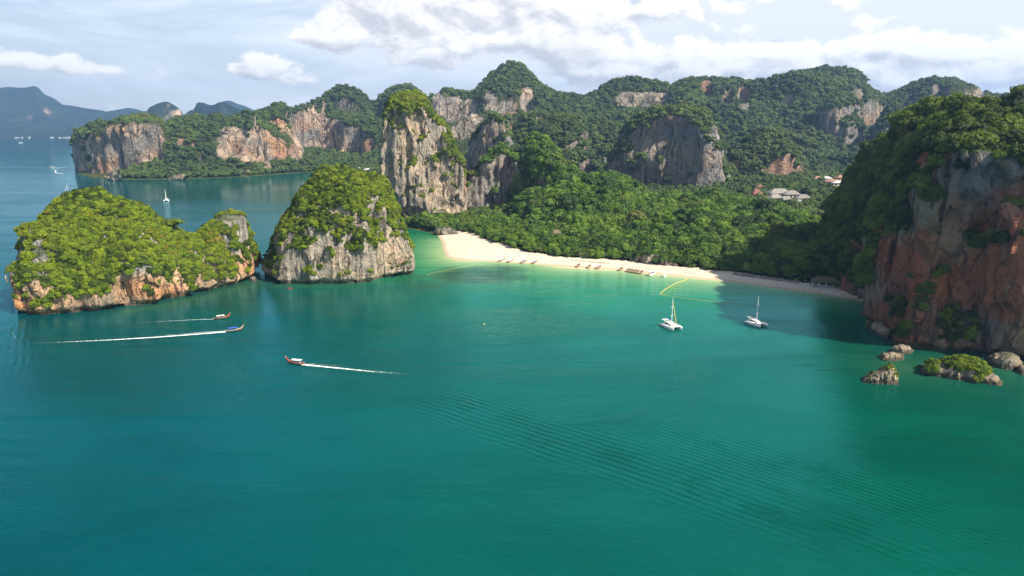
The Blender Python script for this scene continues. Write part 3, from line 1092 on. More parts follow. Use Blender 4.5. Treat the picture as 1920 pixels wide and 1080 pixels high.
add_trees('foliage', V, Q, N, .13, (1.2, 3.4), SRC_HEAD, keep_but, parent=head)

# far headland across the bay --------------------------------------------------
o, V, Q, N = karst('headland', karst_abs([(a, b, 1000 + c, d, e, g) for a, b, c, d, e, g in [
    (139, 268, 1800, 50, 140, 100), (150, 248, 1740, 60, 170, 112), (165, 236, 1690, 70, 200, 112), (195, 222, 1650, 75, 250, 112), (225, 224, 1635, 80, 280, 118), (250, 220, 1630, 80, 280, 126), (275, 217, 1640, 80, 280, 130),
    (298, 219, 1650, 80, 280, 128), (306, 234, 1640, 110, 280, 60), (318, 224, 1625, 160, 300, 20), (335, 214, 1600, 200, 300, 9), (365, 208, 1600, 230, 300, 8), (400, 208, 1600, 240, 300, 8), (430, 214, 1615, 250, 300, 8),
    (480, 206, 1660, 250, 300, 8), (520, 195, 1730, 240, 300, 8), (560, 203, 1790, 230, 300, 8), (600, 212, 1830, 220, 300, 8), (640, 210, 1850, 220, 300, 8), (690, 218, 1830, 220, 300, 8),
    (740, 232, 1780, 220, 300, 8), (800, 250, 1760, 220, 300, 8), (860, 290, 1760, 200, 300, 6)]]),
    4.0, M_rock_far, tree_h=9, dome=1.35, taper=.05, under=0, flute=5.5, lump=10, seed=81, smooth_k=10, hills=24, hill_s=105, terr=55, zmin=-6, blur=0,
    scars=[(433, 274, 20, 22), (492, 288, 40, 18), (598, 262, 54, 40), (655, 268, 28, 27), (345, 300, 26, 8)])
tag(o, 'long forested headland with pale cliffs across the bay at the left', 'headland')
fhead = o
FHEAD = (V, Q, N)
SC1 = [(433, 268, 26, 30, 1.), (492, 282, 44, 24, 1.), (598, 262, 52, 40, 1.), (655, 268, 30, 28, 1.), (250, 265, 56, 38, .5)]


def scar_mask(P, scs, seed=3, s=40):
    px, py, t = project(P[:, 0], P[:, 1], P[:, 2])
    n = pnoise(P, s, seed) * .5 + pnoise(P, s * .4, seed + 1) * .4
    m = np.zeros(len(P))
    for a, b, c, d, w in scs:
        m = np.maximum(m, w * np.clip(1.5 - (((px - a) / c) ** 4 + ((py - b) / d) ** 4), 0, 1))
    return m, n, px, py


def keep_fhead(P, Nn):
    m, n, px, py = scar_mask(P, SC1)
    return (Nn[:, 2] > .26 + .12 * n + m * 1.3) & (P[:, 2] > 3) & facing(P, Nn, -.4)


set_bare(o, V, lambda P: scar_mask(P, SC1)[0])
add_trees('foliage', V, Q, N, .03, (2.6, 10), SRC_FAR, keep_fhead, parent=fhead, lean=False)

# ridge behind it, main range, towers between ------------------------------------
RANGES = [
    ('hill', [(530, 215, 2150, 150, 500, 20), (550, 194, 2130, 200, 500, 24), (575, 182, 2120, 230, 500, 28), (600, 172, 2120, 240, 500, 28), (630, 163, 2120, 250, 500, 28), (650, 159, 2120, 250, 500, 28), (672, 164, 2120, 250, 500, 28),
              (690, 180, 2120, 240, 500, 24), (703, 186, 2120, 240, 500, 24), (720, 172, 2100, 260, 500, 24), (742, 158, 2100, 260, 500, 24), (768, 154, 2100, 260, 500, 24), (782, 166, 2100, 260, 500, 24), (800, 190, 2100, 240, 500, 20), (830, 220, 2100, 200, 400, 16)],
     6.0, 34, 130, [], 91),
    ('mountain', [(780, 190, 1750, 250, 500, 60), (795, 170, 1740, 300, 600, 60), (830, 164, 1730, 320, 600, 60), (885, 166, 1720, 330, 600, 60), (910, 152, 1720, 340, 600, 60), (938, 136, 1700, 350, 600, 60), (955, 127, 1700, 350, 600, 60), (972, 123, 1700, 350, 600, 60), (990, 132, 1700, 350, 600, 60),
                  (1008, 152, 1700, 340, 600, 60), (1028, 168, 1690, 330, 600, 50), (1060, 174, 1680, 330, 600, 40), (1100, 164, 1660, 350, 600, 30), (1130, 154, 1650, 370, 600, 30), (1150, 147, 1640, 380, 600, 30), (1190, 141, 1630, 390, 600, 30), (1225, 148, 1600, 400, 600, 26),
                  (1262, 158, 1570, 420, 600, 26), (1300, 142, 1540, 450, 600, 26), (1330, 133, 1520, 480, 600, 26), (1360, 139, 1500, 500, 600, 26), (1420, 144, 1480, 520, 600, 24), (1470, 140, 1470, 530, 600, 24),
                  (1490, 128, 1460, 540, 600, 24), (1530, 122, 1450, 550, 600, 24), (1590, 123, 1450, 550, 600, 24), (1610, 133, 1440, 550, 600, 24), (1625, 160, 1440, 540, 600, 24), (1650, 168, 1430, 540, 600, 24),
                  (1700, 157, 1420, 550, 600, 24), (1730, 152, 1420, 550, 600, 24), (1755, 143, 1420, 550, 600, 24), (1800, 143, 1420, 550, 600, 24), (1832, 156, 1400, 540, 600, 24), (1848, 182, 1400, 530, 600, 24),
                  (1880, 180, 1400, 520, 600, 24), (1930, 190, 1400, 500, 600, 24), (2000, 190, 1400, 480, 500, 24), (2200, 200, 1400, 450, 500, 20), (2350, 250, 1400, 400, 500, 20)],
     6.4, 38, 150, [(850, 205, 62, 24), (945, 196, 44, 20), (990, 190, 20, 24), (1200, 190, 46, 20), (1245, 182, 14, 12), (1325, 166, 14, 16), (1365, 184, 12, 15), (1397, 184, 12, 22), (1478, 188, 20, 9),
                    (1575, 212, 24, 30), (1765, 182, 18, 20), (1660, 205, 14, 12)], 101),
]
SC2 = [(820, 195, 9, 24, 1.), (850, 205, 18, 24, 1.), (882, 208, 12, 22, 1.), (920, 190, 12, 18, 1.), (950, 205, 20, 14, 1.), (988, 188, 12, 24, 1.), (1200, 188, 44, 16, .9), (1245, 182, 12, 10, 1.), (1325, 166, 10, 16, .9),
       (1365, 184, 9, 15, .9), (1397, 184, 12, 22, 1.), (1480, 188, 14, 9, .9), (1560, 210, 10, 20, .7), (1588, 215, 14, 24, .8), (1765, 182, 14, 18, .8), (1840, 176, 7, 16, 1.), (1660, 205, 10, 8, .6), (1610, 180, 10, 14, .5)]


def keep_range(P, Nn):
    m, n, px, py = scar_mask(P, SC2, 13, 45)
    return (Nn[:, 2] > .42 + .12 * n + m * 1.3) & (P[:, 2] > 3) & facing(P, Nn, -.3)


for nm, rows, vox, hl, hs, scs, sd in RANGES:
    o, V, Q, N = karst(nm, karst_abs([(a, b, 1000 + c, d, e, g) for a, b, c, d, e, g in rows]), vox, M_rock_far2, tree_h=9, dome=1.15, taper=.3, under=0,
                       flute=8, lump=16, seed=sd, smooth_k=16, hills=hl, hill_s=hs, terr=75, zmin=-12, scars=scs, blur=0)
    tag(o, kind='structure')
    set_bare(o, V, lambda P: scar_mask(P, SC2, 13, 45)[0])
    add_trees('forest', V, Q, N, .026, (2.8, 10.5), SRC_FAR, keep_range, lean=False)

M_rock_tower = rock_material('limestone_towers', (.25, .245, .245), (.40, .30, .22), (.34, .18, .11), .12, 2.6, tan_amt=.4, vegtint=.6)
TOWERS = [
    ('karst_hill', 'steep cliff-sided hill below the highest summit at the right of the range', [
        (1528, 250, 1640, 30, 120, 60), (1538, 205, 1625, 50, 130, 110), (1552, 178, 1615, 60, 140, 130), (1575, 164, 1610, 66, 140, 140), (1596, 170, 1610, 66, 140, 130), (1608, 192, 1616, 56, 130, 110), (1620, 232, 1630, 40, 120, 60)],
     4.4, .30, 161, []),
    ('karst_hill', 'small rounded hill right of the cliff-sided one in the range', [
        (1632, 250, 1560, 40, 120, 20), (1648, 215, 1545, 60, 130, 60), (1668, 196, 1540, 66, 130, 80), (1690, 203, 1545, 60, 130, 60), (1708, 240, 1560, 40, 120, 20)],
     4.4, .24, 171, []),
    ('karst_hill', 'low wooded hill under the pale cliffs of the left summit', [
        (985, 300, 1420, 60, 120, 10), (1000, 262, 1400, 80, 130, 30), (1040, 232, 1390, 90, 130, 40), (1075, 240, 1395, 80, 130, 30), (1100, 270, 1410, 60, 120, 12)],
     4.4, .22, 181, []),
    ('karst_tower', 'shaded grey rock tower with a wooded top behind the tallest tower', [(868, 310, 1165, 30, 90, 60), (878, 270, 1154, 34, 90, 95), (890, 243, 1141, 36, 90, 110), (905, 218, 1130, 40, 100, 118), (925, 205, 1115, 40, 100, 122), (942, 208, 1105, 42, 100, 110), (955, 228, 1099, 42, 100, 80), (968, 262, 1094, 40, 90, 40), (980, 300, 1095, 36, 80, 20)],
     3.0, .42, 111, []),
    ('karst_hill', 'rounded forest-covered karst hill between the grey tower and the broad dark cliff', [
        (945, 285, 1290, 60, 120, 20), (958, 245, 1270, 80, 120, 40), (972, 222, 1260, 90, 130, 50), (985, 210, 1255, 95, 130, 50), (1005, 204, 1250, 100, 130, 50), (1030, 212, 1250, 100, 130, 46), (1060, 210, 1250, 100, 130, 46), (1082, 222, 1255, 95, 130, 40), (1100, 255, 1270, 80, 120, 26), (1112, 300, 1290, 60, 110, 14)],
     3.6, .16, 121, []),
    ('karst_hill', 'low wooded saddle hill left of the broad dark cliff', [
        (1070, 262, 1450, 80, 140, 20), (1090, 235, 1430, 100, 140, 30), (1118, 221, 1420, 110, 150, 36), (1150, 224, 1420, 110, 150, 36), (1180, 236, 1430, 100, 150, 30), (1210, 262, 1450, 80, 140, 20)],
     4.4, .16, 131, []),
    ('karst_cliff', 'broad dark flat-topped cliff with wooded crown in the middle of the hills', [(1132, 330, 1260, 30, 110, 30), (1146, 300, 1223, 40, 120, 60), (1160, 268, 1196, 44, 120, 84), (1178, 232, 1178, 50, 130, 98), (1200, 206, 1163, 54, 130, 106), (1228, 194, 1147, 56, 140, 112), (1265, 192, 1127, 56, 140, 116), (1290, 190, 1115, 56, 140, 112), (1312, 200, 1104, 56, 140, 104), (1330, 216, 1099, 50, 130, 96), (1343, 240, 1099, 44, 130, 80), (1352, 272, 1103, 40, 120, 56), (1366, 306, 1106, 34, 110, 24), (1378, 330, 1110, 30, 100, 10)],
     3.0, .40, 141, []),
    ('karst_hill', 'dome-shaped wooded karst hill with an orange scar above the resort roofs', [
        (1348, 345, 1230, 40, 120, 10), (1362, 312, 1210, 60, 120, 24), (1380, 275, 1200, 70, 130, 44), (1402, 252, 1190, 80, 130, 56), (1428, 240, 1186, 84, 140, 60), (1458, 238, 1184, 84, 140, 62), (1480, 249, 1184, 80, 130, 64), (1494, 272, 1188, 60, 130, 70), (1502, 305, 1196, 50, 120, 44), (1510, 345, 1206, 40, 110, 14)],
     3.2, .16, 151, [(1460, 324, 24, 17)]),
]
for nm, lab, rows, vox, vthr, sd, scs in TOWERS:
    o, V, Q, N = karst(nm, karst_abs([(a, b, 1000 + c, d, e, g) for a, b, c, d, e, g in rows]), vox, M_rock_far if sd == 151 else M_rock_tower, tree_h=8, dome=1.5, taper=.10, under=0, flute=5,
                       lump=8, seed=sd, smooth_k=8, hills=6, hill_s=70, zmin=-8, scars=scs)
    tag(o, lab, 'rock tower' if 'tower' in nm else ('cliff' if 'cliff' in nm else 'hill'))

    def keep_t(P, Nn, vthr=vthr, sd=sd):
        n = pnoise(P, 24, sd) + .5 * pnoise(P, 9, sd + 1)
        px, py, t = project(P[:, 0], P[:, 1], P[:, 2])
        b = 0
        if sd == 151:
            b = .6 * np.clip(1.4 - (((px - 1458) / 26) ** 2 + ((py - 326) / 17) ** 2), 0, 1) + .5 * np.exp(-(((px - 1502) / 6) ** 2 + ((py - 318) / 20) ** 2))
        return (Nn[:, 2] > vthr + .16 * n + b) & (P[:, 2] > 2) & facing(P, Nn, -.35)
    add_trees('foliage', V, Q, N, .045, (2.2, 8.6), SRC_FAR, keep_t, parent=o, lean=False)

# very far mountains
M_blue_far, _t = new_mat('distant_forest')
_g = _t.node('ShaderNodeNewGeometry')
_n = _t.noise(_g.outputs['Position'], .004, 6, .6)
_r = _t.ramp(_t.noise(_t.scale(_g.outputs['Position'], (1, 1, 1), (77, 0, 3)), .0016, 4, .6), .60, .68)
_c = _t.mix(_t.ramp(_n, .3, .7), rgb(.010, .020, .014), rgb(.026, .040, .020))
_nz = _t.node('ShaderNodeSeparateXYZ', {0: _g.outputs['Normal']}).outputs[2]
_c = _t.mix(_t.math('MULTIPLY', _r, _t.ramp(_nz, .8, .5)), _c, rgb(.42, .30, .22))
_b = _t.node('ShaderNodeBump', {'Height': _n, 'Strength': .8, 'Distance': 60.0})
_t.node('ShaderNodeOutputMaterial', {'Surface': _t.node('ShaderNodeBsdfDiffuse', {'Color': _c, 'Normal': _b})})
FAR = [
    ([(-260, 150, 8632, 1162, 830, 42), (-140, 172, 8499, 1254, 830, 42), (-60, 168, 8366, 1301, 830, 42), (0, 166, 8300, 1301, 830, 42), (40, 165, 8300, 1301, 830, 42), (56, 158, 8300, 1301, 830, 42), (69, 156, 8300, 1301, 830, 42), (77, 164, 8300, 1301, 830, 42), (83, 176, 8300, 1301, 830, 42),
      (110, 193, 8300, 1208, 830, 42), (150, 205, 8233, 1162, 830, 42), (200, 210, 8233, 1069, 830, 42), (260, 209, 8233, 929, 830, 42), (320, 213, 8233, 836, 830, 42), (400, 220, 8233, 697, 830, 42), (480, 230, 8233, 464, 664, 42)], 38., 201),
    ([(262, 232, 5300, 112, 281, 42), (280, 205, 5219, 168, 321, 62), (300, 194, 5219, 196, 321, 62), (316, 187, 5219, 196, 321, 84), (328, 192, 5219, 196, 321, 84), (338, 205, 5219, 196, 321, 62), (350, 198, 5300, 196, 321, 62), (366, 186, 5380, 196, 321, 84), (380, 184, 5380, 196, 321, 84),
      (400, 188, 5380, 196, 321, 84), (414, 186, 5380, 196, 321, 70), (430, 196, 5380, 196, 321, 62), (448, 208, 5380, 168, 321, 42), (475, 225, 5380, 112, 281, 28)], 20., 211),
    ([(400, 200, 9200, 386, 459, 42), (418, 188, 9200, 515, 459, 42), (432, 187, 9200, 515, 459, 42), (450, 197, 9200, 515, 459, 42), (475, 206, 9200, 472, 459, 42), (500, 205, 9200, 472, 459, 42), (525, 214, 9200, 386, 459, 42)], 42., 221),
]
for rows, vox, sd in FAR:
    o, V, Q, N = karst('mountain', karst_abs([(a, b, 1000 + c, d, e, g) for a, b, c, d, e, g in rows]), vox, M_blue_far, tree_h=0, dome=1.2, taper=.8, under=0, flute=vox * .8,
                       lump=vox * 1.3, seed=sd, smooth_k=vox, hills=vox * 1.3, hill_s=vox * 14, zmin=-60)
    tag(o, kind='structure')


# ------------------------------------------------------------------ ground, beach
def stretch(lo, fine0, fine1, hi, step, grow=1.25):
    mid = list(np.arange(fine0, fine1 + step, step))
    a, s = [], step
    x = fine0
    while x > lo:
        s *= grow
        x -= s
        a.append(x)
    b, s = [], step
    x = mid[-1]
    while x < hi:
        s *= grow
        x += s
        b.append(x)
    return np.array(a[::-1] + mid + b)


def grid_faces(nx, ny):
    i = np.arange(nx * ny).reshape(nx, ny)
    return np.stack([i[:-1, :-1], i[1:, :-1], i[1:, 1:], i[:-1, 1:]], -1).reshape(-1, 4)


BACK_PX = [(858, 438), (884, 443), (898, 452), (925, 464), (960, 474), (985, 479), (1060, 489), (1150, 493), (1250, 504), (1330, 512), (1400, 520), (1500, 536), (1600, 551), (1660, 566)]
sand_poly = np.array([G(*p) for p in COAST_PX[:16]][::1] + [G(1664, 572)] + [G(*p) for p in BACK_PX[::-1]])
sand_poly = np.concatenate([sand_poly, [G(822, 442)]])
xs = stretch(-3900, -110, 270, 3700, 2.5, 1.035)
ys = stretch(270, 425, 790, 7200, 2.5, 1.035)
X, Y = np.meshgrid(xs, ys, indexing='ij')
dc = poly_dist(X, Y, coast)
ds = poly_dist(X, Y, sand_poly)
rise = np.clip(dc, 0, 22) / 22
land = 2.4 * rise ** .8 + np.clip(dc - 22, 0, 60) * .05
far_up = sstep(Y, 950, 1750) * 42 + sstep(Y, 2100, 3000) * 60
hn = gnoise((xs, ys), (60, 60), 301) * 2.0 * sstep(dc, 30, 90) + gnoise((xs, ys), (160, 160), 302) * 7 * sstep(dc, 100, 300)
Z = np.where(dc > 0, land + (far_up * sstep(dc, 40, 260)) + hn * sstep(dc, 10, 60), np.maximum(dc * .12, -3.5))
Z = np.where((dc > 0), np.maximum(Z, .05 + dc * .02), Z)
V = np.stack([X, Y, Z], -1).reshape(-1, 3)
Fq = grid_faces(len(xs), len(ys))
fy = V[Fq].mean(1)
sand_f = (poly_dist(fy[:, 0], fy[:, 1], sand_poly) > -3.0)
land_f = (fy[:, 2] > -3.0)

M_sand, t = new_mat('sand')
g = t.node('ShaderNodeNewGeometry')
P = g.outputs['Position']
z = t.node('ShaderNodeSeparateXYZ', {0: P}).outputs[2]
n = t.noise(P, .25, 6, .65)
c = t.mix(t.ramp(n, .35, .7), rgb(.50, .42, .32), rgb(.62, .53, .415))
c = t.mix(t.ramp(t.math('ADD', z, t.math('MULTIPLY', n, .5)), .95, .40), c, rgb(.40, .30, .19))
deb = t.math('MULTIPLY', t.ramp(t.noise(P, .7, 6, .75), .60, .68), t.ramp(t.math('ABSOLUTE', t.math('SUBTRACT', z, t.math('ADD', 1.25, t.math('MULTIPLY', t.noise(P, .05, 3), .9)))), .16, .03))
c = t.mix(t.math('MULTIPLY', deb, .85), c, rgb(.16, .11, .07))
b = t.node('ShaderNodeBsdfPrincipled', {'Base Color': c, 'Roughness': .9, 'Normal': t.node('ShaderNodeBump', {'Height': t.noise(P, .9, 5, .7), 'Strength': .5, 'Distance': .25})})
t.node('ShaderNodeOutputMaterial', {'Surface': b})

M_soil, t = new_mat('forest_floor')
g = t.node('ShaderNodeNewGeometry')
P = g.outputs['Position']
n = t.noise(P, .12, 6, .65)
c = t.mix(t.ramp(n, .35, .65), rgb(.030, .040, .012), rgb(.075, .085, .025))
c = t.mix(t.ramp(t.noise(P, .03, 4, .6), .58, .66), c, rgb(.10, .12, .03))
b = t.node('ShaderNodeBsdfDiffuse', {'Color': c, 'Normal': t.node('ShaderNodeBump', {'Height': n, 'Strength': .7, 'Distance': 2.0})})
t.node('ShaderNodeOutputMaterial', {'Surface': b})


def sub_mesh(name, V, Fc, mat):
    u, inv = np.unique(Fc, return_inverse=True)
    return link(name, mesh_np(name, V[u], inv.reshape(Fc.shape)), mat)


beach = tag(sub_mesh('beach', V, Fq[sand_f], M_sand), kind='structure')
ground = tag(sub_mesh('ground', V, Fq[~sand_f & land_f], M_soil), kind='structure')
GX, GY, GZ = xs, ys, Z


def ground_z(x, y):
    i = np.clip(np.searchsorted(GX, x) - 1, 0, len(GX) - 2)
    j = np.clip(np.searchsorted(GY, y) - 1, 0, len(GY) - 2)
    u = np.clip((x - GX[i]) / (GX[i + 1] - GX[i]), 0, 1)
    v = np.clip((y - GY[j]) / (GY[j + 1] - GY[j]), 0, 1)
    return (GZ[i, j] * (1 - u) + GZ[i + 1, j] * u) * (1 - v) + (GZ[i, j + 1] * (1 - u) + GZ[i + 1, j + 1] * u) * v


# forest on the low ground: tree strip behind the beach, valley, foothills
CLEAR = [(1478, 376, 42, 11), (1565, 346, 22, 5), (1385, 368, 10, 6), (1545, 402, 18, 6), (1043, 449, 7, 5), (1550, 527, 34, 8)]


def low_forest(x0, x1, y0, y1, n, size, srcs, place=None, name='forest', palms=False, cond=None):
    X = RNG.uniform(x0, x1, n)
    Y = RNG.uniform(y0, y1, n)
    keep = (np.abs(X) < Y * .80 + 60)
    X, Y = X[keep], Y[keep]
    d = poly_dist(X, Y, coast)
    s = poly_dist(X, Y, sand_poly)
    Z = ground_z(X, Y)
    S = size[0] + (size[1] - size[0]) * RNG.uniform(0, 1, len(X)) ** 1.6
    k = (d > 9) & (s < -.4 - S * .12)
    px, py, t = project(X, Y, Z)
    for a, b, c, e in CLEAR:
        k &= ~((np.abs(px - a) < c) & (np.abs(py - b) < e))
    if cond is not None:
        k &= cond(X, Y, Z, px, py)
    X, Y, Z, S = X[k], Y[k], Z[k], S[k]
    near = np.clip(-poly_dist(X, Y, sand_poly) / 30, 0, 1)
    S = S * (.55 + .45 * near)
    P = np.stack([X, Y, Z + S * .62], 1)
    pick = np.zeros(len(P), bool)
    if place:
        px, py, t = project(P[:, 0], P[:, 1], P[:, 2])
        app = S / t * FPX * ((px > 0) & (px < 1920) & (py > place[2]))
        taken = []
        for i in np.argsort(-app):
            if len(taken) >= place[1] or app[i] <= 0:
                break
            if all((P[i, 0] - P[j, 0]) ** 2 + (P[i, 1] - P[j, 1]) ** 2 > (.9 * (S[i] + S[j])) ** 2 * .8 for j in taken):
                taken.append(i)
        for i in taken:
            pick[i] = True
            TREE_POOL.append((P[i].copy(), S[i] * 1.1, srcs, place[0]))
    return canopy(name, P[~pick], S[~pick], srcs)


low_forest(-140, 330, 430, 800, 15000, (2.0, 6.6), SRC_BEACH_MIX, place=('beach edge', 50, 400))
low_forest(-250, 900, 780, 1250, 26000, (2.6, 6.4), SRC_FAR)
low_forest(-900, 1500, 1230, 2300, 42000, (3.4, 8.0), SRC_FAR)
low_forest(150, 600, 800, 1500, 4200, (3.2, 4.6), SRC_PALM, name='palm_grove', cond=lambda X, Y, Z, px, py: (px > 1380) & (py > 330))
low_forest(-330, 20, 1500, 1900, 1800, (3.4, 5.0), SRC_PALM, name='palm_grove')

# ------------------------------------------------------------------ the sea
xs = np.clip(stretch(-9300, -330, 330, 9300, 3.2, 1.13), -9300, 9300)
ys = np.clip(stretch(-800, 100, 800, 10500, 3.2, 1.13), -800, 10500)
X, Y = np.meshgrid(xs, ys, indexing='ij')
dc = poly_dist(X, Y, coast)
bl = poly_dist(X, Y, coast[:16], closed=False)
wob = gnoise((xs, ys), (26, 26), 401)
wob2 = gnoise((xs, ys), (9, 9), 402)
px, py, t = project(X, np.maximum(Y, 60), 0 * X)
# sandy shallows along the beach: wide at the spit, narrow under the headland
width = np.interp(px, [780, 840, 900, 1050, 1250, 1400, 1650], [34, 40, 46, 46, 42, 30, 16])
shal = np.exp(-np.maximum(bl + wob * 3, 0) / (width * .42))
green = np.exp(-(np.maximum(bl + wob * 8, 0) / (width * 2.6)) ** 2)
# seagrass and rocks under water
reef = np.clip(1.5 - (((px - 890) / 100) ** 2 + ((py - 515) / 16) ** 2) + wob * .18 + wob2 * .12, 0, 1)
reef = np.maximum(reef, .55 * np.clip(1.2 - (((px - 800) / 70) ** 2 + ((py - 520) / 24) ** 2) + wob * .3 + wob2 * .3, 0, 1))
reef = np.maximum(reef, .35 * np.clip(1.2 - (((px - 560) / 260) ** 2 + ((py - 560) / 36) ** 2) + wob * .4 + wob2 * .25, 0, 1))
reef = np.maximum(reef, .5 * np.clip(1.2 - (((px - 400) / 25) ** 2 + ((py - 392) / 5) ** 2) + wob2 * .3, 0, 1))
rocky = np.maximum(np.exp(-np.maximum(np.abs(poly_dist(X, Y, np.array([G(240, 583), G(320, 570), G(400, 552), G(478, 530)]), False)), 0) / 9), 0)
rocky = np.maximum(rocky, np.exp(-poly_dist(X, Y, np.array([G(1700, 690), G(1800, 690), G(1900, 680)]), False) / 14) * .8)
rocky = np.maximum(rocky, np.exp(-poly_dist(X, Y, np.array([G(520, 536), G(640, 536), G(772, 520)]), False) / 9) * .8)
lee = sstep(px, 250, 1100) + .5 * sstep(px, 1200, 1900)
bayi = np.exp(-(np.maximum(dc * -1, 0) / 60.)) * (py < 420)
Vw = np.stack([X, Y, 0 * X], -1).reshape(-1, 3)
me = mesh_np('sea', Vw, grid_faces(len(xs), len(ys)), attrs={
    'shallow': shal.ravel(), 'green': green.ravel(), 'reef': reef.ravel(), 'rocky': rocky.ravel(), 'lee': lee.ravel(), 'bay': bayi.ravel()})
M_water, t = new_mat('sea_water')
g = t.node('ShaderNodeNewGeometry')
P = g.outputs['Position']


def attr(t, n):
    return t.node('ShaderNodeAttribute', attribute_name=n).outputs['Fac']


sw = t.noise(t.scale(P, (.010, .018, 0), rot=(0, 0, .5)), 1.0, 5, .6, .6)
c = t.mix(t.ramp(attr(t, 'lee'), 0, 1.3, smooth=False), rgb(.0002, .048, .055), rgb(.0002, .063, .042))
c = t.mix(t.ramp(sw, .35, .68), c, t.mix(1.0, c, rgb(.8, .78, .80), 'MULTIPLY'))
c = t.mix(t.math('MULTIPLY', attr(t, 'rocky'), .55), c, rgb(.045, .115, .045))
c = t.mix(t.math('MULTIPLY', attr(t, 'bay'), .5), c, rgb(.015, .15, .12))
c = t.mix(t.math('MULTIPLY', attr(t, 'green'), .85), c, rgb(.006, .20, .075))
c = t.mix(attr(t, 'shallow'), c, rgb(.34, .44, .20))
c = t.mix(t.ramp(attr(t, 'shallow'), .80, 1.0), c, rgb(.50, .46, .28))
rf = t.math('MULTIPLY', attr(t, 'reef'), t.ramp(t.noise(P, .09, 5, .7), .25, .55, .6, 1.0))
c = t.mix(t.math('MULTIPLY', rf, .92), c, rgb(.022, .052, .026))
# wind ripples of several lengths, and the long wake train running to the lower right
w1 = t.noise(t.scale(P, (.22, .42, 0), rot=(0, 0, -.35)), 1.0, 4, .62, .3)
w2 = t.noise(t.scale(P, (.75, 1.2, 0), rot=(0, 0, .45)), 1.0, 4, .6, .3)
w3 = t.noise(t.scale(P, (.035, .07, 0), rot=(0, 0, .2)), 1.0, 3, .5)
calm = t.ramp(t.noise(t.scale(P, (.004, .012, 0), (4, 9, 0)), 1.0, 4, .6, .8), .40, .62, .45, 1.15)
hgt = t.math('MULTIPLY', t.math('ADD', t.math('MULTIPLY', w1, .50), t.math('ADD', t.math('MULTIPLY', w2, .38), t.math('MULTIPLY', w3, 1.3))), calm)


def wake_train(ax, ay, bx, by, wl, width, amp):
    """crests parallel to the line a-b, fading to both sides"""
    L = math.hypot(bx - ax, by - ay)
    ux, uy = (bx - ax) / L, (by - ay) / L
    s = t.vmath('SUBTRACT', P, (ax, ay, 0))
    al = t.n.new('ShaderNodeVectorMath')
    al.operation = 'DOT_PRODUCT'
    t.put(al.inputs[0], s)
    al.inputs[1].default_value = (ux, uy, 0)
    ac = t.n.new('ShaderNodeVectorMath')
    ac.operation = 'DOT_PRODUCT'
    t.put(ac.inputs[0], s)
    ac.inputs[1].default_value = (-uy, ux, 0)
    bend = t.math('MULTIPLY', t.math('MULTIPLY', al.outputs['Value'], al.outputs['Value']), .00035)
    q = t.math('ADD', t.math('ADD', ac.outputs['Value'], bend), t.math('MULTIPLY', t.noise(P, .03, 3), 4.5))
    wv = t.math('SINE', t.math('MULTIPLY', q, 6.283 / wl))
    e = t.math('EXPONENT', t.math('MULTIPLY', t.math('POWER', t.math('DIVIDE', q, width), 2.0), -1.0))
    along = t.math('MULTIPLY', t.ramp(al.outputs['Value'], -30, 25), t.ramp(al.outputs['Value'], L + 30, L - 30))
    brk = t.ramp(t.noise(P, .07, 4, .65), .36, .60, .30, 1.1)
    return t.math('MULTIPLY', t.math('MULTIPLY', t.math('MULTIPLY', wv, e), along), t.math('MULTIPLY', brk, amp))


a, b_ = G(770, 735), G(1720, 1000)
hgt = t.math('ADD', hgt, wake_train(a[0], a[1], b_[0], b_[1], 3.0, 13, .26))
a, b_ = G(1250, 830), G(1900, 1030)
hgt = t.math('ADD', hgt, wake_train(a[0], a[1] + 14, b_[0], b_[1] + 14, 2.4, 15, .16))
a, b_ = G(20, 560), G(60, 700)
hgt = t.math('ADD', hgt, wake_train(a[0], a[1], b_[0], b_[1], 3.4, 18, .20))
hgt = t.math('MULTIPLY', hgt, t.ramp(t.node('ShaderNodeSeparateXYZ', {0: P}).outputs[1], 550, 1500, 1.0, .22))    # ripples flattened with distance so the far sea mirrors paler sky
bp = t.node('ShaderNodeBump', {'Height': hgt, 'Strength': 1.0, 'Distance': .46})
fr = t.node('ShaderNodeFresnel', {'IOR': 1.37, 'Normal': bp})
b = t.node('ShaderNodeMixShader', {0: t.math('MULTIPLY', fr, .92), 1: t.node('ShaderNodeBsdfDiffuse', {'Color': c, 'Normal': bp}), 2: t.node('ShaderNodeBsdfGlossy', {'Color': t.mix(t.ramp(fr, .05, .55, smooth=False), rgb(.10, .90, .96), rgb(.62, .92, 1.0)), 'Roughness': .06, 'Normal': bp})})
t.node('ShaderNodeOutputMaterial', {'Surface': b})
sea = tag(link('sea', me, M_water), kind='structure')

# ------------------------------------------------------------------ haze
bx0, bx1, by0, by1, bz0, bz1 = -9500, 9500, -900, 10700, -75, 760
hv = [(x, y, z) for x in (bx0, bx1) for y in (by0, by1) for z in (bz0, bz1)]
hf = [(0, 1, 3, 2), (4, 6, 7, 5), (0, 4, 5, 1), (2, 3, 7, 6), (0, 2, 6, 4), (1, 5, 7, 3)]
hm = bpy.data.meshes.new('haze')
hm.from_pydata(hv, [], hf)
M_haze, t = new_mat('haze')
pv = t.node('ShaderNodeVolumePrincipled')
pv.inputs['Color'].default_value = rgb(.32, .57, 1.0)
pv.inputs['Density'].default_value = .00007
pv.inputs['Anisotropy'].default_value = .3
t.l.new(pv.outputs[0], t.node('ShaderNodeOutputMaterial').inputs['Volume'])
hz = tag(link('haze', hm, M_haze), kind='stuff')


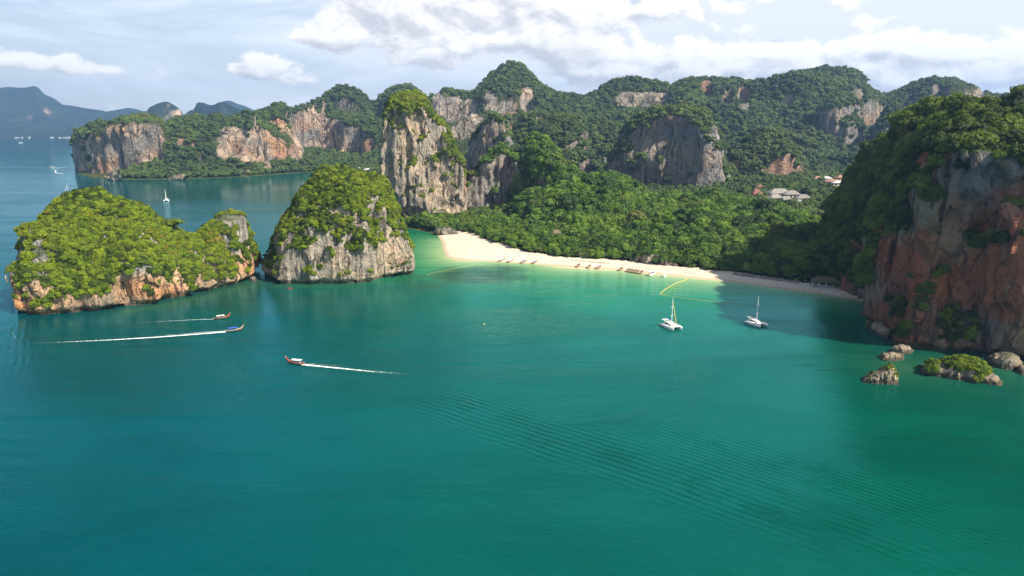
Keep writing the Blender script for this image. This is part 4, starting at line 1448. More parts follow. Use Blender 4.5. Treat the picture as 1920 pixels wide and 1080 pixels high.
# ------------------------------------------------------------------ small things
class MB:
    """collects simple solids into one mesh"""
    def __init__(s):
        s.V, s.F = [], []

    def box(s, c, d, rz=0.0, taper=1.0):
        b = len(s.V)
        ca, sa = math.cos(rz), math.sin(rz)
        for z in (-.5, .5):
            k = taper if z > 0 else 1.0
            for x, y in ((-.5, -.5), (.5, -.5), (.5, .5), (-.5, .5)):
                X, Y = x * d[0] * k, y * d[1] * k
                s.V.append((c[0] + X * ca - Y * sa, c[1] + X * sa + Y * ca, c[2] + z * d[2]))
        s.F += [(b, b + 3, b + 2, b + 1), (b + 4, b + 5, b + 6, b + 7)] + [(b + i, b + (i + 1) % 4, b + 4 + (i + 1) % 4, b + 4 + i) for i in range(4)]
        return s

    def tube(s, pts, r, n=6, cap=True):
        b = len(s.V)
        rr = r if isinstance(r, (list, tuple)) else [r] * len(pts)
        for i, p in enumerate(pts):
            q0, q1 = Vector(pts[max(0, i - 1)]), Vector(pts[min(len(pts) - 1, i + 1)])
            d = (q1 - q0).normalized()
            u = d.orthogonal().normalized() if abs(d.z) > .9 else d.cross(Vector((0, 0, 1))).normalized()
            v = d.cross(u)
            for k in range(n):
                a = 2 * math.pi * k / n
                s.V.append(tuple(Vector(p) + (u * math.cos(a) + v * math.sin(a)) * rr[i]))
        for i in range(len(pts) - 1):
            for k in range(n):
                s.F.append((b + i * n + k, b + i * n + (k + 1) % n, b + (i + 1) * n + (k + 1) % n, b + (i + 1) * n + k))
        if cap:
            s.F.append(tuple(b + k for k in range(n))[::-1])
            s.F.append(tuple(b + (len(pts) - 1) * n + k for k in range(n)))
        return s

    def loft(s, sections, close=False, caps=True):
        """sections: lists of equal length"""
        b = len(s.V)
        n = len(sections[0])
        for q in sections:
            s.V += [tuple(p) for p in q]
        for i in range(len(sections) - 1):
            for k in range(n if close else n - 1):
                s.F.append((b + i * n + k, b + i * n + (k + 1) % n, b + (i + 1) * n + (k + 1) % n, b + (i + 1) * n + k))
        if caps:
            s.F.append(tuple(b + k for k in range(n))[::-1])
            s.F.append(tuple(b + (len(sections) - 1) * n + k for k in range(n)))
        return s

    def build(s, name, mat, parent=None, smooth=False):
        me = bpy.data.meshes.new(name)
        me.from_pydata(s.V, [], s.F)
        me.validate()
        if smooth:
            me.shade_smooth()
        return link(name, me, mat, parent)


def root(name, loc, rz, label, cat, group=None):
    o = bpy.data.objects.new(name, None)
    COL.objects.link(o)
    o.location = loc
    o.rotation_euler = (0, 0, rz)
    return tag(o, label, cat, group)


def copy_tree(o, loc, rz, label=None, s=None, mats=None, parent=None, drop=()):
    c = o.copy()
    COL.objects.link(c)
    if parent is None:
        c.location = loc
        c.rotation_euler = (0, 0, rz)
        if s:
            c.scale = (s, s, s)
        if label:
            c['label'] = label
    else:
        c.parent = parent
    if mats and c.type == 'MESH' and o.name.split('.')[0] in mats:
        c.data = c.data.copy()
        c.data.materials.clear()
        c.data.materials.append(mats[o.name.split('.')[0]])
    for ch in [x for x in bpy.data.objects if x.parent == o]:
        if ch.name.split('.')[0] in drop:
            continue
        copy_tree(ch, None, None, parent=c, mats=mats, drop=drop)
    return c


def gz(px, py):
    x, y = G(px, py)
    for _ in range(4):
        z = float(ground_z(np.array([x]), np.array([y]))[0])
        x, y = ray_ground(px, py, z)
    return x, y, z


M_white = simple('white_gelcoat', (.82, .82, .80), .25, 0, .03, 1.5)
M_glassd = simple('dark_window', (.015, .018, .022), .12)
M_alu = simple('mast_paint', (.78, .77, .74), .35)
M_blue = simple('blue_canvas', (.02, .07, .42), .8, 0, .15)
M_lblue = simple('pale_blue_canvas', (.16, .42, .60), .8, 0, .15)
M_yel = simple('yellow_sailcloth', (.78, .48, .08), .7, 0, .1)
M_wood = simple('boat_wood', (.22, .115, .055), .7, 0, .35, 2.5)
M_woodd = simple('dark_wood', (.07, .045, .03), .75, 0, .3, 2.5)
M_canv = simple('white_canvas', (.70, .68, .62), .8, 0, .12)
M_red = simple('red_ribbon', (.62, .04, .03), .7)
M_orange = simple('orange_ribbon', (.85, .38, .05), .7)
M_steel = simple('steel', (.35, .35, .36), .4, .7)
M_grey = simple('grey_deck', (.45, .45, .44), .7)

# sea rocks --------------------------------------------------------
ROCKS = [
    ('pointed triangular brown rock standing alone in the water off the headland', [(1611, 717, 717, 2, 3, .5), (1622, 708, 719, 3, 4, 1.5), (1638, 699, 720, 3.5, 5, 3), (1655, 690, 721, 4, 5, 5), (1668, 682, 722, 4, 5, 6), (1674, 684, 722, 4, 5, 6), (1681, 700, 722, 3, 4, 4), (1687, 718, 721, 2, 3, 1)], .32, 501),
    ('long flat sea rock with a green bush on its crown, largest of the rocks', [(1723, 699, 699, 2, 4, .8), (1733, 689, 702, 4, 6, 2.5), (1750, 683, 705, 5, 7, 3), (1775, 679, 709, 6, 8, 3.6), (1800, 676, 713, 6.5, 8, 4), (1825, 676, 716, 6.5, 8, 4.2), (1840, 684, 718, 6, 8, 3.5), (1856, 697, 721, 5, 6, 2.4), (1872, 711, 724, 4, 5, 1.4), (1885, 723, 725, 2, 3, .4)], .38, 502),
    ('low cream rock nearer the camera in the pair by the cliff foot', [(1646, 672, 672, 2, 3, .6), (1656, 664, 676, 3, 4, 1.8), (1672, 661, 678, 3.5, 4, 2.4), (1687, 663, 677, 3.5, 4, 2.2), (1698, 672, 675, 2, 3, .8)], .36, 503),
    ('low cream rock farther from the camera in the pair by the cliff foot', [(1664, 657, 660, 2, 3, .8), (1678, 649, 664, 3, 4, 2.2), (1692, 645, 665, 3.5, 4, 2.8), (1704, 648, 664, 3, 4, 2.2), (1714, 658, 661, 2, 3, .8)], .36, 504),
    ('grey whale-backed rock by the right edge below the red cliff', [(1849, 676, 678, 2, 4, .8), (1862, 666, 685, 4, 6, 3), (1880, 661, 691, 5, 7, 4.6), (1897, 663, 694, 5, 7, 5), (1908, 670, 693, 4, 6, 4), (1919, 684, 691, 2, 3, 1.4)], .42, 505),
    ('small grey rock cut by the right edge of the view', [(1903, 696, 698, 2, 3, .6), (1914, 688, 702, 3, 4, 2), (1930, 686, 704, 4, 5, 3), (1945, 690, 703, 3, 4, 2)], .42, 506),
    ('tiny dark stub rock off the right tip of the large left island', [(466, 522, 526, 1.5, 2.5, .6), (472, 516, 528, 2.5, 3, 2.6), (477, 515, 528, 2.5, 3, 3.2), (482, 523, 527, 1.5, 2.5, .6)], .45, 507),
    ('slanting pale boulder at the wooded foot of the right headland', [(1616, 608, 611, 2, 4, .8), (1626, 598, 617, 4, 6, 3.4), (1640, 598, 624, 5, 7, 4), (1654, 606, 629, 4, 6, 2.6), (1664, 622, 632, 2, 4, 1)], .6, 508),
    ('jumbled dark boulders below the bushes at the left end of the beach', [(806, 436, 439, 2, 5, 1), (816, 428, 441, 4, 7, 4), (830, 430, 442, 4, 7, 4), (846, 429, 443, 4, 7, 4), (856, 434, 443, 4, 7, 3), (866, 440, 444, 2, 4, 1)], .8, 509),
    ('pale slab rock at the foot of the far headland', [(315, 334, 337, 4, 8, 1), (325, 327, 338, 8, 12, 6), (345, 325, 339, 8, 12, 8), (358, 329, 339, 8, 12, 5), (366, 336, 338, 4, 8, 1)], 1.6, 510),
    ('rounded rock at the left corner of the far headland waterline', [(196, 330, 336, 5, 10, 3), (206, 324, 339, 8, 14, 9), (222, 319, 340, 8, 14, 12), (238, 322, 340, 8, 14, 10), (246, 333, 339, 5, 10, 3)], 1.8, 511),
]
for lab, rows, vox, sd in ROCKS:
    o, V, Q, N = karst('sea_rock', rows, vox, M_rock_pale if sd not in (507, 509) else M_rock, tree_h=0, dome=1.3, taper=.25, under=.7, flute=.28 if sd < 508 else (1.6 if sd < 510 else .9), lump=.5 if sd < 508 else 3, seed=sd, smooth_k=1.6, zmin=-1.2)
    tag(o, lab, 'rock', 'sea rocks')
    if sd in (501, 502, 508):
        def kr(P, Nn, sd=sd):
            px, py, t = project(P[:, 0], P[:, 1], P[:, 2])
            if sd == 502:
                m = np.clip(1.2 - (((px - 1802) / 34) ** 2 + ((py - 680) / 14) ** 2), 0, 1) + .6 * ((px < 1758) & (px > 1740)) + .5 * ((px > 1830) & (px < 1850))
            elif sd == 508:
                m = .9 * (py < 608)
            else:
                m = .5 * (px > 1664) + .25
            return (Nn[:, 2] > .25) & (RNG.uniform(0, 1, len(P)) < m) & (P[:, 2] > 1.8)
        add_trees('foliage', V, Q, N, 2.2 if sd == 502 else .8, (.4, 2.3 if sd == 502 else .8), SRC_NEAR, kr, parent=o)

# tan outcrop at the back of the beach
o, V, Q, N = karst('rock_outcrop', [(1186, 486, 497, 3, 8, 3), (1196, 478, 498, 6, 12, 9), (1215, 474, 500, 6, 14, 10), (1235, 475, 501, 6, 14, 10), (1252, 478, 503, 6, 12, 9), (1264, 488, 504, 3, 8, 4)], .8, M_rock, tree_h=0,
                    dome=1.5, taper=.05, under=0, flute=1.6, lump=2, seed=531, smooth_k=2)
tag(o, 'tan fluted rock outcrop under the trees at the back of the beach', 'rock')
add_trees('foliage', V, Q, N, .3, (1.2, 2.6), SRC_BEACH, lambda P, Nn: (Nn[:, 2] > .5) & (P[:, 2] > 6), parent=o)


# emergent trees on the saddle of the left island --------------------
def emergent(px, py, Y, k, label):
    x, z = ray_at(px, py, Y)
    r = root('emergent_tree', (x, Y, z), 0, label, 'tree')
    r.scale = (k, k, k)
    me = crown_mesh('crown', int(px), 9, 260, flat=.5, sub=2, wide=1.3, tall=.7, leafsize=.12)
    me.materials.append(M_leaf_head)
    link('crown', me, None, r)
    mb = MB()
    mb.tube([(0, 0, -3.2), (.05, 0, -1.5), (0, .04, 0), (.02, 0, .5)], [.13, .10, .08, .03])
    for i in range(5):
        a = i * 1.3
        mb.tube([(0, 0, -.5 + .1 * i), (math.cos(a) * .35, math.sin(a) * .35, -.05), (math.cos(a) * .8, math.sin(a) * .8, .25)], [.05, .035, .012], 5)
    mb.build('trunk', M_trunk, r)


emergent(328, 421, 470, 5.0, 'dark spreading tree standing clear on the saddle of the left island')
emergent(386, 425, 500, 2.8, 'small leaning tree beside the rocky right knoll of the left island')
emergent(571, 402, 545, 1.6, 'tiny tree sticking out from the left edge of the mid-bay island')


# catamarans -----------------------------------------------------------
def make_cat(label):
    r = root('catamaran', (0, 0, 0), 0, label, 'catamaran', 'sailing catamarans at anchor')
    for sy in (-1, 1):
        secs = []
        for x, w, zk, zd in ((-6.6, .45, .35, .75), (-6.2, .80, .0, .95), (-4, .95, -.4, 1.45), (0, .98, -.5, 1.6), (3.2, .80, -.45, 1.7), (5.4, .42, -.3, 1.8), (6.6, .06, -.1, 1.9)):
            cy = sy * 2.75
            secs.append([(x, cy - w, zd), (x, cy - w * 1.02, zd * .55), (x, cy - w * .6, zk * .5), (x, cy, zk), (x, cy + w * .6, zk * .5), (x, cy + w * 1.02, zd * .55), (x, cy + w, zd)])
        h = MB().loft(secs, close=True).build('hull', M_white, r, True)
        for k in range(4):
            MB().box((-3.2 + k * 1.9, sy * (2.75 + .955), 1.02), (.85, .05, .24)).build('window', M_glassd, h)
        MB().box((-6.55, sy * 2.75, .35), (.5, 1.1, .14)).build('step', M_grey, h)
    MB().box((-.9, 0, 1.28), (8.6, 4.4, .42)).build('bridge_deck', M_white, r)
    MB().box((-5.0, 0, 1.52), (1.6, 3.6, .06)).build('cockpit_floor', M_grey, r)
    MB().tube([(5.0, -2.75, 1.75), (5.0, 2.75, 1.75)], .12).build('crossbeam', M_alu, r)
    MB().box((4.15, 0, 1.50), (1.6, 3.9, .03)).build('trampoline', M_grey, r)
    cb = MB().loft([[(-4.0, -2.1, 1.5), (-4.0, -1.8, 2.75), (-4.0, 1.8, 2.75), (-4.0, 2.1, 1.5)], [(-1, -2.2, 1.5), (-1, -1.9, 2.9), (-1, 1.9, 2.9), (-1, 2.2, 1.5)],
                    [(1.2, -1.9, 1.5), (.8, -1.5, 2.7), (.8, 1.5, 2.7), (1.2, 1.9, 1.5)], [(2.9, -1.0, 1.5), (2.4, -.8, 1.75), (2.4, .8, 1.75), (2.9, 1.0, 1.5)]], close=True).build('cabin', M_white, r)
    MB().loft([[(-3.4, -2.17, 1.85), (-3.4, -2.03, 2.4)], [(-1, -2.24, 1.9), (-1, -2.07, 2.5)], [(1.15, -1.93, 1.9), (.98, -1.72, 2.35)], [(2.35, -1.28, 1.75), (1.95, -1.18, 2.05)]], caps=False).build('window', M_glassd, cb)
    MB().loft([[(-3.4, 2.17, 1.85), (-3.4, 2.03, 2.4)], [(-1, 2.24, 1.9), (-1, 2.07, 2.5)], [(1.15, 1.93, 1.9), (.98, 1.72, 2.35)], [(2.35, 1.28, 1.75), (1.95, 1.18, 2.05)]], caps=False).build('window', M_glassd, cb)
    MB().loft([[(1.32, -1.5, 2.26), (1.75, -1.3, 2.04)], [(1.32, 1.5, 2.26), (1.75, 1.3, 2.04)]], caps=False).build('window', M_glassd, cb)
    MB().box((-4.9, 0, 3.45), (2.9, 4.2, .10)).build('bimini', M_canv, r)
    for x in (-6.1, -3.7):
        for y in (-1.9, 1.9):
            MB().tube([(x, y, 1.4), (x, y, 3.42)], .04, 5).build('bimini_post', M_steel, r)
    m = MB().tube([(.4, 0, 2.7), (.4, 0, 17.2)], [.17, .11], 8).build('mast', M_alu, r)
    for z in (7.0, 12.0):
        MB().tube([(.3, -1.15, z), (.4, 0, z + .05), (.3, 1.15, z)], .07, 5).build('spreader', M_alu, m)
    MB().box((.4, 0, 17.35), (.5, .12, .2)).build('masthead', M_alu, m)
    for y in (-3.4, 3.4):
        MB().tube([(-.6, y, 1.6), (.3, .33 * y, 12.0), (.4, 0, 16.5)], .022, 4).build('shroud', M_steel, r)
    bo = MB().tube([(.3, 0, 4.0), (-5.4, 0, 4.15)], .11, 6).build('boom', M_alu, r)
    MB().tube([(.0, 0, 4.3), (-2.5, 0, 4.42), (-5.2, 0, 4.35)], [.20, .28, .16], 7).build('sail_cover', M_blue, bo)
    MB().tube([(5.2, 0, 1.9), (2.9, 0, 8.7), (.75, 0, 15.2)], [.12, .15, .07], 6).build('furled_jib', M_canv, r)
    for sy in (-1, 1):
        pts = [(-6.2, sy * 3.6, 1.9), (-2, sy * 3.7, 2.3), (3, sy * 3.5, 2.4), (6.0, sy * 2.9, 2.5)]
        q = MB().tube(pts, .025, 4).build('guard_rail', M_steel, r)
        for x, y, z in pts:
            MB().tube([(x, y, z - .7), (x, y, z)], .025, 4).build('stanchion', M_steel, q)
    for y in (-2.75, 2.75):
        MB().box((2.6, y, 1.76), (.7, .55, .06)).build('hatch', M_glassd, r)
    return r


def heading(p0, p1):
    a, b = G(*p0), G(*p1)
    return math.atan2(b[1] - a[1], b[0] - a[0])


cat1 = make_cat('white catamaran with a yellow furled foresail, anchored in the middle of the bay')
x, y = G(1258, 614)
cat1.location = (x, y, 0)
cat1.rotation_euler = (0, 0, heading((1247, 607), (1268, 622)) + .22)
for ch in cat1.children:
    if ch.name.startswith('furled_jib'):
        ch.data.materials.clear()
        ch.data.materials.append(M_yel)
x, y = G(1417, 608)
M_dblue = simple('navy_canvas', (.012, .015, .05), .8)
cat2 = copy_tree(cat1, (x, y, 0), heading((1407, 597), (1427, 608)) + .30, 'white bare-masted catamaran with a dark boom cover, anchored in the shaded water nearer the headland', .95, mats={'sail_cover': M_dblue}, drop=('furled_jib',))
x, y = G(312, 377)
cat3 = copy_tree(cat1, (x, y, 0), -1.2, 'white sailing boat moored alone in the strait behind the left island', 1.1, mats={'sail_cover': M_canv, 'furled_jib': M_canv})
x, y = G(129, 365)
cat4 = copy_tree(cat1, (x, y, 0), -2.6, 'white sailing boat half hidden behind the hump of the left island', 1.1, mats={'sail_cover': M_canv, 'furled_jib': M_canv})


# longtail boats ---------------------------------------------------------
def make_longtail(label):
    r = root('longtail_boat', (0, 0, 0), 0, label, 'longtail boat', 'longtail boats')
    secs = []
    for x, w, zk, zd in ((-4.6, .42, .10, .62), (-3.6, .72, -.15, .66), (-1.5, .92, -.22, .62), (1, .88, -.22, .66), (3.0, .60, -.12, .95), (4.2, .30, .15, 1.45), (5.0, .12, .75, 2.15), (5.5, .06, 1.6, 2.85)):
        secs.append([(x, -w, zd), (x, -w * .8, (zk + zd) * .4), (x, 0, zk), (x, w * .8, (zk + zd) * .4), (x, w, zd)])
    h = MB().loft(secs, close=False).build('hull', M_wood, r, True)
    dk = [[(q[0][0], q[0][1] * .93, q[0][2] - .10), (q[4][0], q[4][1] * .93, q[4][2] - .10)] for q in secs]
    MB().loft(dk, caps=False).build('deck', M_wood, r)
    for k in (0, 4):
        MB().tube([q[k] for q in secs], .06, 5).build('gunwale', M_canv, h)
    MB().tube([(5.45, 0, 2.4), (5.75, 0, 3.1), (5.95, 0, 3.6)], [.10, .08, .05], 6).build('prow', M_wood, h)
    MB().tube([(5.55, 0, 2.65), (5.68, 0, 2.95)], .17, 8).build('ribbon', M_red, h)
    MB().tube([(5.70, 0, 3.0), (5.84, 0, 3.3)], .16, 8).build('ribbon', M_orange, h)
    cv = MB()
    cs = []
    for x in (-2.9, -1, 1, 2.1):
        cs.append([(x, math.cos(a) * .95, 1.95 + math.sin(a) * .32) for a in np.linspace(0, math.pi, 7)] + [(x, math.cos(a) * .90, 1.88 + math.sin(a) * .30) for a in np.linspace(math.pi, 0, 7)])
    cv.loft(cs, close=True).build('canopy', M_canv, r)
    for x in (-2.7, 2.0):
        for y in (-.86, .86):
            MB().tube([(x, y, .55), (x, y, 1.97)], .03, 5).build('canopy_post', M_steel, r)
    for x in (-1.8, -.6, .6, 1.7):
        MB().box((x, 0, .72), (.3, 1.5, .06)).build('bench', M_canv, r)
    MB().box((-4.1, 0, 1.05), (.75, .42, .42)).build('engine', M_steel, r)
    MB().tube([(-4.3, 0, 1.05), (-6.6, .1, -.1)], .045, 5).build('propeller_shaft', M_steel, r)
    return r


x, y = G(556, 682)
lt = make_longtail('longtail boat with red ribbons and white canopy speeding left across open water')
lt.location = (x, y, .05)
lt.rotation_euler = (0, 0, heading((570, 684), (541, 681)))
for ch in list(lt.children_recursive):
    if ch.name.startswith('gunwale'):
        ch.data.materials.clear()
        ch.data.materials.append(M_red)
x, y = G(415, 597)
copy_tree(lt, (x, y, .05), heading((401, 598.5), (430, 595)), 'brown longtail boat with white canopy passing below the left island, farther of two', .88)
x, y = G(438, 620.5)
copy_tree(lt, (x, y, .05), heading((422, 622), (455, 618)), 'longtail boat with bright blue canopy racing right below the left island', .95, mats={'canopy': M_blue, 'ribbon': M_orange, 'gunwale': M_canv})
BL = [(940, 490, 'longtail boat under a pale blue canopy, leftmost on the beach', M_lblue), (956, 491.5, 'brown open longtail boat second from the left on the beach', M_canv),
      (981, 493, 'longtail boat under a royal blue canopy, left of a matching one', M_blue), (1002, 494, 'longtail boat under a royal blue canopy, right of a matching one', M_blue),
      (1084, 500, 'brown longtail boat beached alone, left of three near the stone wall', M_woodd), (1104, 502, 'brown longtail boat beached in the middle of three', M_woodd),
      (1121, 503.5, 'longtail boat with purple-blue cover, right of three on the beach', simple('purple_canvas', (.10, .06, .22), .8)), (1163, 507, 'brown longtail boat just left of the row of beached boats', M_woodd),
      (1177, 509, 'beached longtail boat, first from the left in the tight row', M_woodd), (1183, 510, 'beached longtail boat, second from the left in the tight row', M_woodd), (1189, 511, 'beached longtail boat in the middle of the tight row', M_woodd),
      (1195, 512, 'beached longtail boat, second from the right in the tight row', M_woodd), (1202, 513, 'beached longtail boat, rightmost in the tight row', M_woodd)]
for i, (px, py, lab, cm) in enumerate(BL):
    x, y = G(px, py)
    c = copy_tree(lt, (x, y, .18), math.radians(58 + (i * 37) % 17 - 8 if i < 8 else 62), lab, .9, mats={'canopy': cm, 'gunwale': M_wood})
    c['group'] = 'longtail boats drawn up on the beach'


# speedboats ------------------------------------------------------------
def make_speed(label):
    r = root('speedboat', (0, 0, 0), 0, label, 'speedboat', 'speedboats')
    secs = []
    for x, w, zk, zd in ((-4.2, 1.25, -.1, .95), (-1, 1.35, -.35, 1.05), (2, 1.15, -.3, 1.25), (3.9, .6, .1, 1.5), (4.9, .08, .8, 1.65)):
        secs.append([(x, -w, zd), (x, -w * .85, (zk + zd) * .45), (x, 0, zk), (x, w * .85, (zk + zd) * .45), (x, w, zd)])
    h = MB().loft(secs, close=True).build('hull', M_white, r, True)
    MB().box((-.6, 0, 2.55), (5.0, 2.3, .10)).build('hardtop', M_white, r)
    w = MB().loft([[(1.6, -1.0, 1.2), (1.1, -.9, 2.4)], [(2.1, 0, 1.3), (1.5, 0, 2.45)], [(1.6, 1.0, 1.2), (1.1, .9, 2.4)]], caps=False).build('windscreen', M_glassd, r)
    for x in (-2.9, -.6):
        for y in (-1.05, 1.05):
            MB().tube([(x, y, 1.0), (x, y, 2.52)], .04, 5).build('roof_post', M_steel, r)
    MB().box((-2.2, 0, 1.1), (2.2, 1.7, .35)).build('seat', M_grey, r)
    for y in (-.45, .45):
        MB().box((-4.5, y, .75), (.5, .4, 1.0), taper=.8).build('outboard_motor', M_steel, r)
    return r


x, y = G(1222, 516)
sb = make_speed('larger white speedboat moored bow-out beside the row of beached boats')
sb.location = (x, y, .05)
sb.rotation_euler = (0, 0, .9)
sb.scale = (1.15, 1.15, 1.15)
x, y = G(1246, 519)
copy_tree(sb, (x, y, .05), 1.0, 'smaller white speedboat right of the larger one by the beach', .8)
x, y = G(98, 314)
copy_tree(sb, (x, y, .05), math.pi * .98, 'cream speedboat with a long straight wake left of the far headland', 1.4)
x, y = G(116, 326)
copy_tree(sb, (x, y, .05), -.5, 'small boat turning in a curved wake below the far headland', 1.1)
x, y = G(38, 268)
copy_tree(sb, (x, y, .1), 0.3, 'distant white boat near the far shore at the left edge', 3.0)

# kayak and buoys
x, y = G(543, 541)
k = MB().loft([[(s, -w, .3), (s, 0, .0), (s, w, .3), (s, 0, .38)] for s, w in ((-2, .05), (-1, .36), (1, .36), (2, .05))], close=True).build('kayak', M_red, None, True)
tag(k, 'small red kayak on the water under the mid-bay island', 'kayak')
k.location = (x, y, 0)
for px, py, lab in ((908, 608, 'small yellow buoy alone on the open water below the tower'), (1250, 533, 'small yellow buoy left of the float line'), (1263, 541, 'small yellow buoy close under the float line')):
    x, y = G(px, py)
    b_ = MB()
    b_.tube([(0, 0, -.2), (0, 0, 0), (0, 0, .35), (0, 0, .5)], [.2, .4, .38, .1], 8)
    o = b_.build('buoy', M_yel, None, True)
    o.location = (x, y, 0)
    tag(o, lab, 'buoy')


def float_line(pts, label, r=.16, gap=1.0):
    W = [Vector((*G(*p), .1)) for p in pts]
    P_, R_ = [], []
    for a, b in zip(W[:-1], W[1:]):
        n = max(1, int((b - a).length / gap))
        for i in range(n):
            for s, k in ((0, .3), (.15, 1), (.7, 1), (.85, .3)):
                P_.append(a.lerp(b, (i + s) / n))
                R_.append(r * k)
    o = MB().tube(P_, R_, 5).build('float_line', M_yel, None)
    tag(o, label, 'float line')


float_line([(1288, 524), (1268, 531), (1250, 541), (1242, 547), (1238, 552)], 'bright yellow float line slanting out from the beach', .17, 1.2)
float_line([(1239, 553), (1262, 556), (1290, 560), (1330, 565), (1390, 571)], 'thin faint float line running right from the end of the yellow one', .08, 1.4)
float_line([(800, 515), (830, 508), (870, 500), (905, 496)], 'thin faint float line off the sand spit', .05, 1.4)

# wakes ----------------------------------------------------------------------
M_foam, t = new_mat('foam')
g = t.node('ShaderNodeNewGeometry')
uvn = t.node('ShaderNodeAttribute', attribute_name='edge').outputs['Fac']
fn = t.noise(t.scale(g.outputs['Position'], (.9, .9, 1)), 1.0, 6, .72)
al = t.ramp(t.math('ADD', t.math('MULTIPLY', fn, .9), uvn), .84, 1.22)
b = t.node('ShaderNodeBsdfDiffuse', {'Color': rgb(.80, .82, .82), 'Roughness': .5})
tp = t.node('ShaderNodeBsdfTransparent')
t.node('ShaderNodeOutputMaterial', {'Surface': t.node('ShaderNodeMixShader', {0: al, 1: tp, 2: b})})


def wake(pts, label, w0=1.0, w1=3.0, strong=.75, fade=1.0):
    """a strip of foam on the water; the edge attribute thins it to the sides and the tail"""
    W = np.array([G(*p) for p in pts])
    seg = np.r_[0, np.cumsum(np.hypot(*np.diff(W, axis=0).T))]
    s = np.linspace(0, seg[-1], max(30, int(seg[-1] / 1.2)))
    X, Y = np.interp(s, seg, W[:, 0]), np.interp(s, seg, W[:, 1])
    T = np.stack([np.gradient(X), np.gradient(Y)], 1)
    T /= np.linalg.norm(T, axis=1, keepdims=True)
    Nn = np.stack([-T[:, 1], T[:, 0]], 1)
    u = s / seg[-1]
    wd = w0 + (w1 - w0) * u
    K = np.linspace(-1, 1, 7)
    V, E = [], []
    for i in range(len(s)):
        for kk in K:
            hh = .06 + .10 * (1 - abs(kk)) * (1 - u[i])
            V.append((X[i] + Nn[i, 0] * kk * wd[i], Y[i] + Nn[i, 1] * kk * wd[i], hh))
            E.append(strong * (1 - abs(kk) ** 2.5) - .55 * u[i] ** fade * strong - .0)
    F_ = grid_faces(len(s), 7)
    me = mesh_np('wake', np.array(V), F_, attrs={'edge': np.array(E)})
    o = link('wake', me, M_foam)
    tag(o, kind='stuff')
    o['label'] = label


wake([(566, 683.5), (600, 687), (650, 692), (700, 697), (770, 702)], 'white wake behind the red-ribboned longtail boat', .9, 2.2, .85, 1.0)
wake([(566, 682.0), (610, 684), (660, 687), (700, 690)], 'thin upper wake line behind the red-ribboned boat', .35, .8, .6)
wake([(424, 622.5), (380, 626), (300, 632), (200, 638), (60, 644)], 'lower white wake behind the blue-canopied boat', .9, 1.6, .85, 1.6)
wake([(424, 621), (380, 623.5), (320, 628), (250, 634)], 'upper wake line behind the blue-canopied boat', .5, .9, .75)
wake([(566, 685), (600, 690), (640, 696)], 'thin lower wake line behind the red-ribboned boat', .3, .6, .55)
wake([(402, 598.5), (360, 600), (300, 603), (215, 608)], 'thin wake behind the brown longtail boat', .5, .8, .65, 1.4)
wake([(101, 314.5), (120, 314), (150, 313)], 'straight far wake left of the headland', 2.5, 4, .9, 1.5)
wake([(114, 326), (105, 324), (103, 320), (108, 316), (125, 312)], 'curved far wake', 1.6, 5, .75)
a_ = math.pi
wake([(46 + 18 * math.cos(q) - 6, 616 + 22 * math.sin(q)) for q in np.linspace(2.2, 4.2, 12)], 'bow wave rings off the left island', .3, .6, .5)

# buildings -------------------------------------------------------------------
M_wallw = simple('plaster', (.62, .57, .50), .9, 0, .12, .6)
M_wallo = simple('ochre_plaster', (.42, .25, .15), .9, 0, .12, .6)
M_roofg = simple('grey_shingle', (.20, .185, .17), .85, 0, .25, .8)
M_roofr = simple('red_tile', (.16, .055, .04), .8, 0, .25, .8)
M_roofo = simple('orange_tile', (.24, .13, .09), .8, 0, .2, .8)
M_roofw = simple('pale_sheet', (.42, .42, .42), .5, 0, .1, .5)
M_thatch = simple('thatch', (.13, .095, .06), .95, 0, .3, 1.2)


def house(px, py, w, d, h, rh, label, wm, rm, rz=0.0, posts=False, lift=0.0, over=1.0, cat='house', group=None, nwin=3):
    x, y, z = gz(px, py)
    r = root('pavilion' if posts else 'house', (x, y, z + lift), rz, label, cat, group)
    if posts:
        n = max(3, int(w / 3))
        for i in range(n):
            for yy in (-d / 2, d / 2):
                MB().box((-w / 2 + w * i / (n - 1), yy, h / 2 - .3), (.35, .35, h + .6)).build('post', M_white, r)
        MB().box((0, 0, .1), (w + 1, d + 1, .3)).build('floor', M_grey, r)
        MB().box((0, -d / 2, .9), (w, .08, .08)).build('rail', M_white, r)
    else:
        wall = MB().box((0, 0, h / 2 - 1.5), (w, d, h + 3)).build('wall', wm, r)
        for i in range(nwin):
            xx = -w / 2 + w * (i + .5) / nwin
            MB().box((xx, -d / 2 - .04, h * .55), (w / nwin * .45, .12, h * .42)).build('window', M_glassd, wall)
        MB().box((-w / 2 - .04, 0, h * .4), (.12, 1.2, h * .7)).build('door', M_woodd, wall)
    e = over
    mb = MB()
    ew, ed = w / 2 + e, d / 2 + e
    rl = max(0.3, w / 2 - d / 2)
    mb.V = [(-ew, -ed, h - .1), (ew, -ed, h - .1), (ew, ed, h - .1), (-ew, ed, h - .1), (-ew, -ed, h + .12), (ew, -ed, h + .12), (ew, ed, h + .12), (-ew, ed, h + .12), (-rl, 0, h + rh), (rl, 0, h + rh)]
    mb.F = [(0, 3, 2, 1), (0, 1, 5, 4), (1, 2, 6, 5), (2, 3, 7, 6), (3, 0, 4, 7), (4, 5, 9, 8), (5, 6, 9), (6, 7, 8, 9), (7, 4, 8)]
    rf = mb.build('roof', rm, r)
    MB().tube([(-rl, 0, h + rh + .05), (rl, 0, h + rh + .05)], .14, 5).build('ridge_cap', rm, rf)
    return r


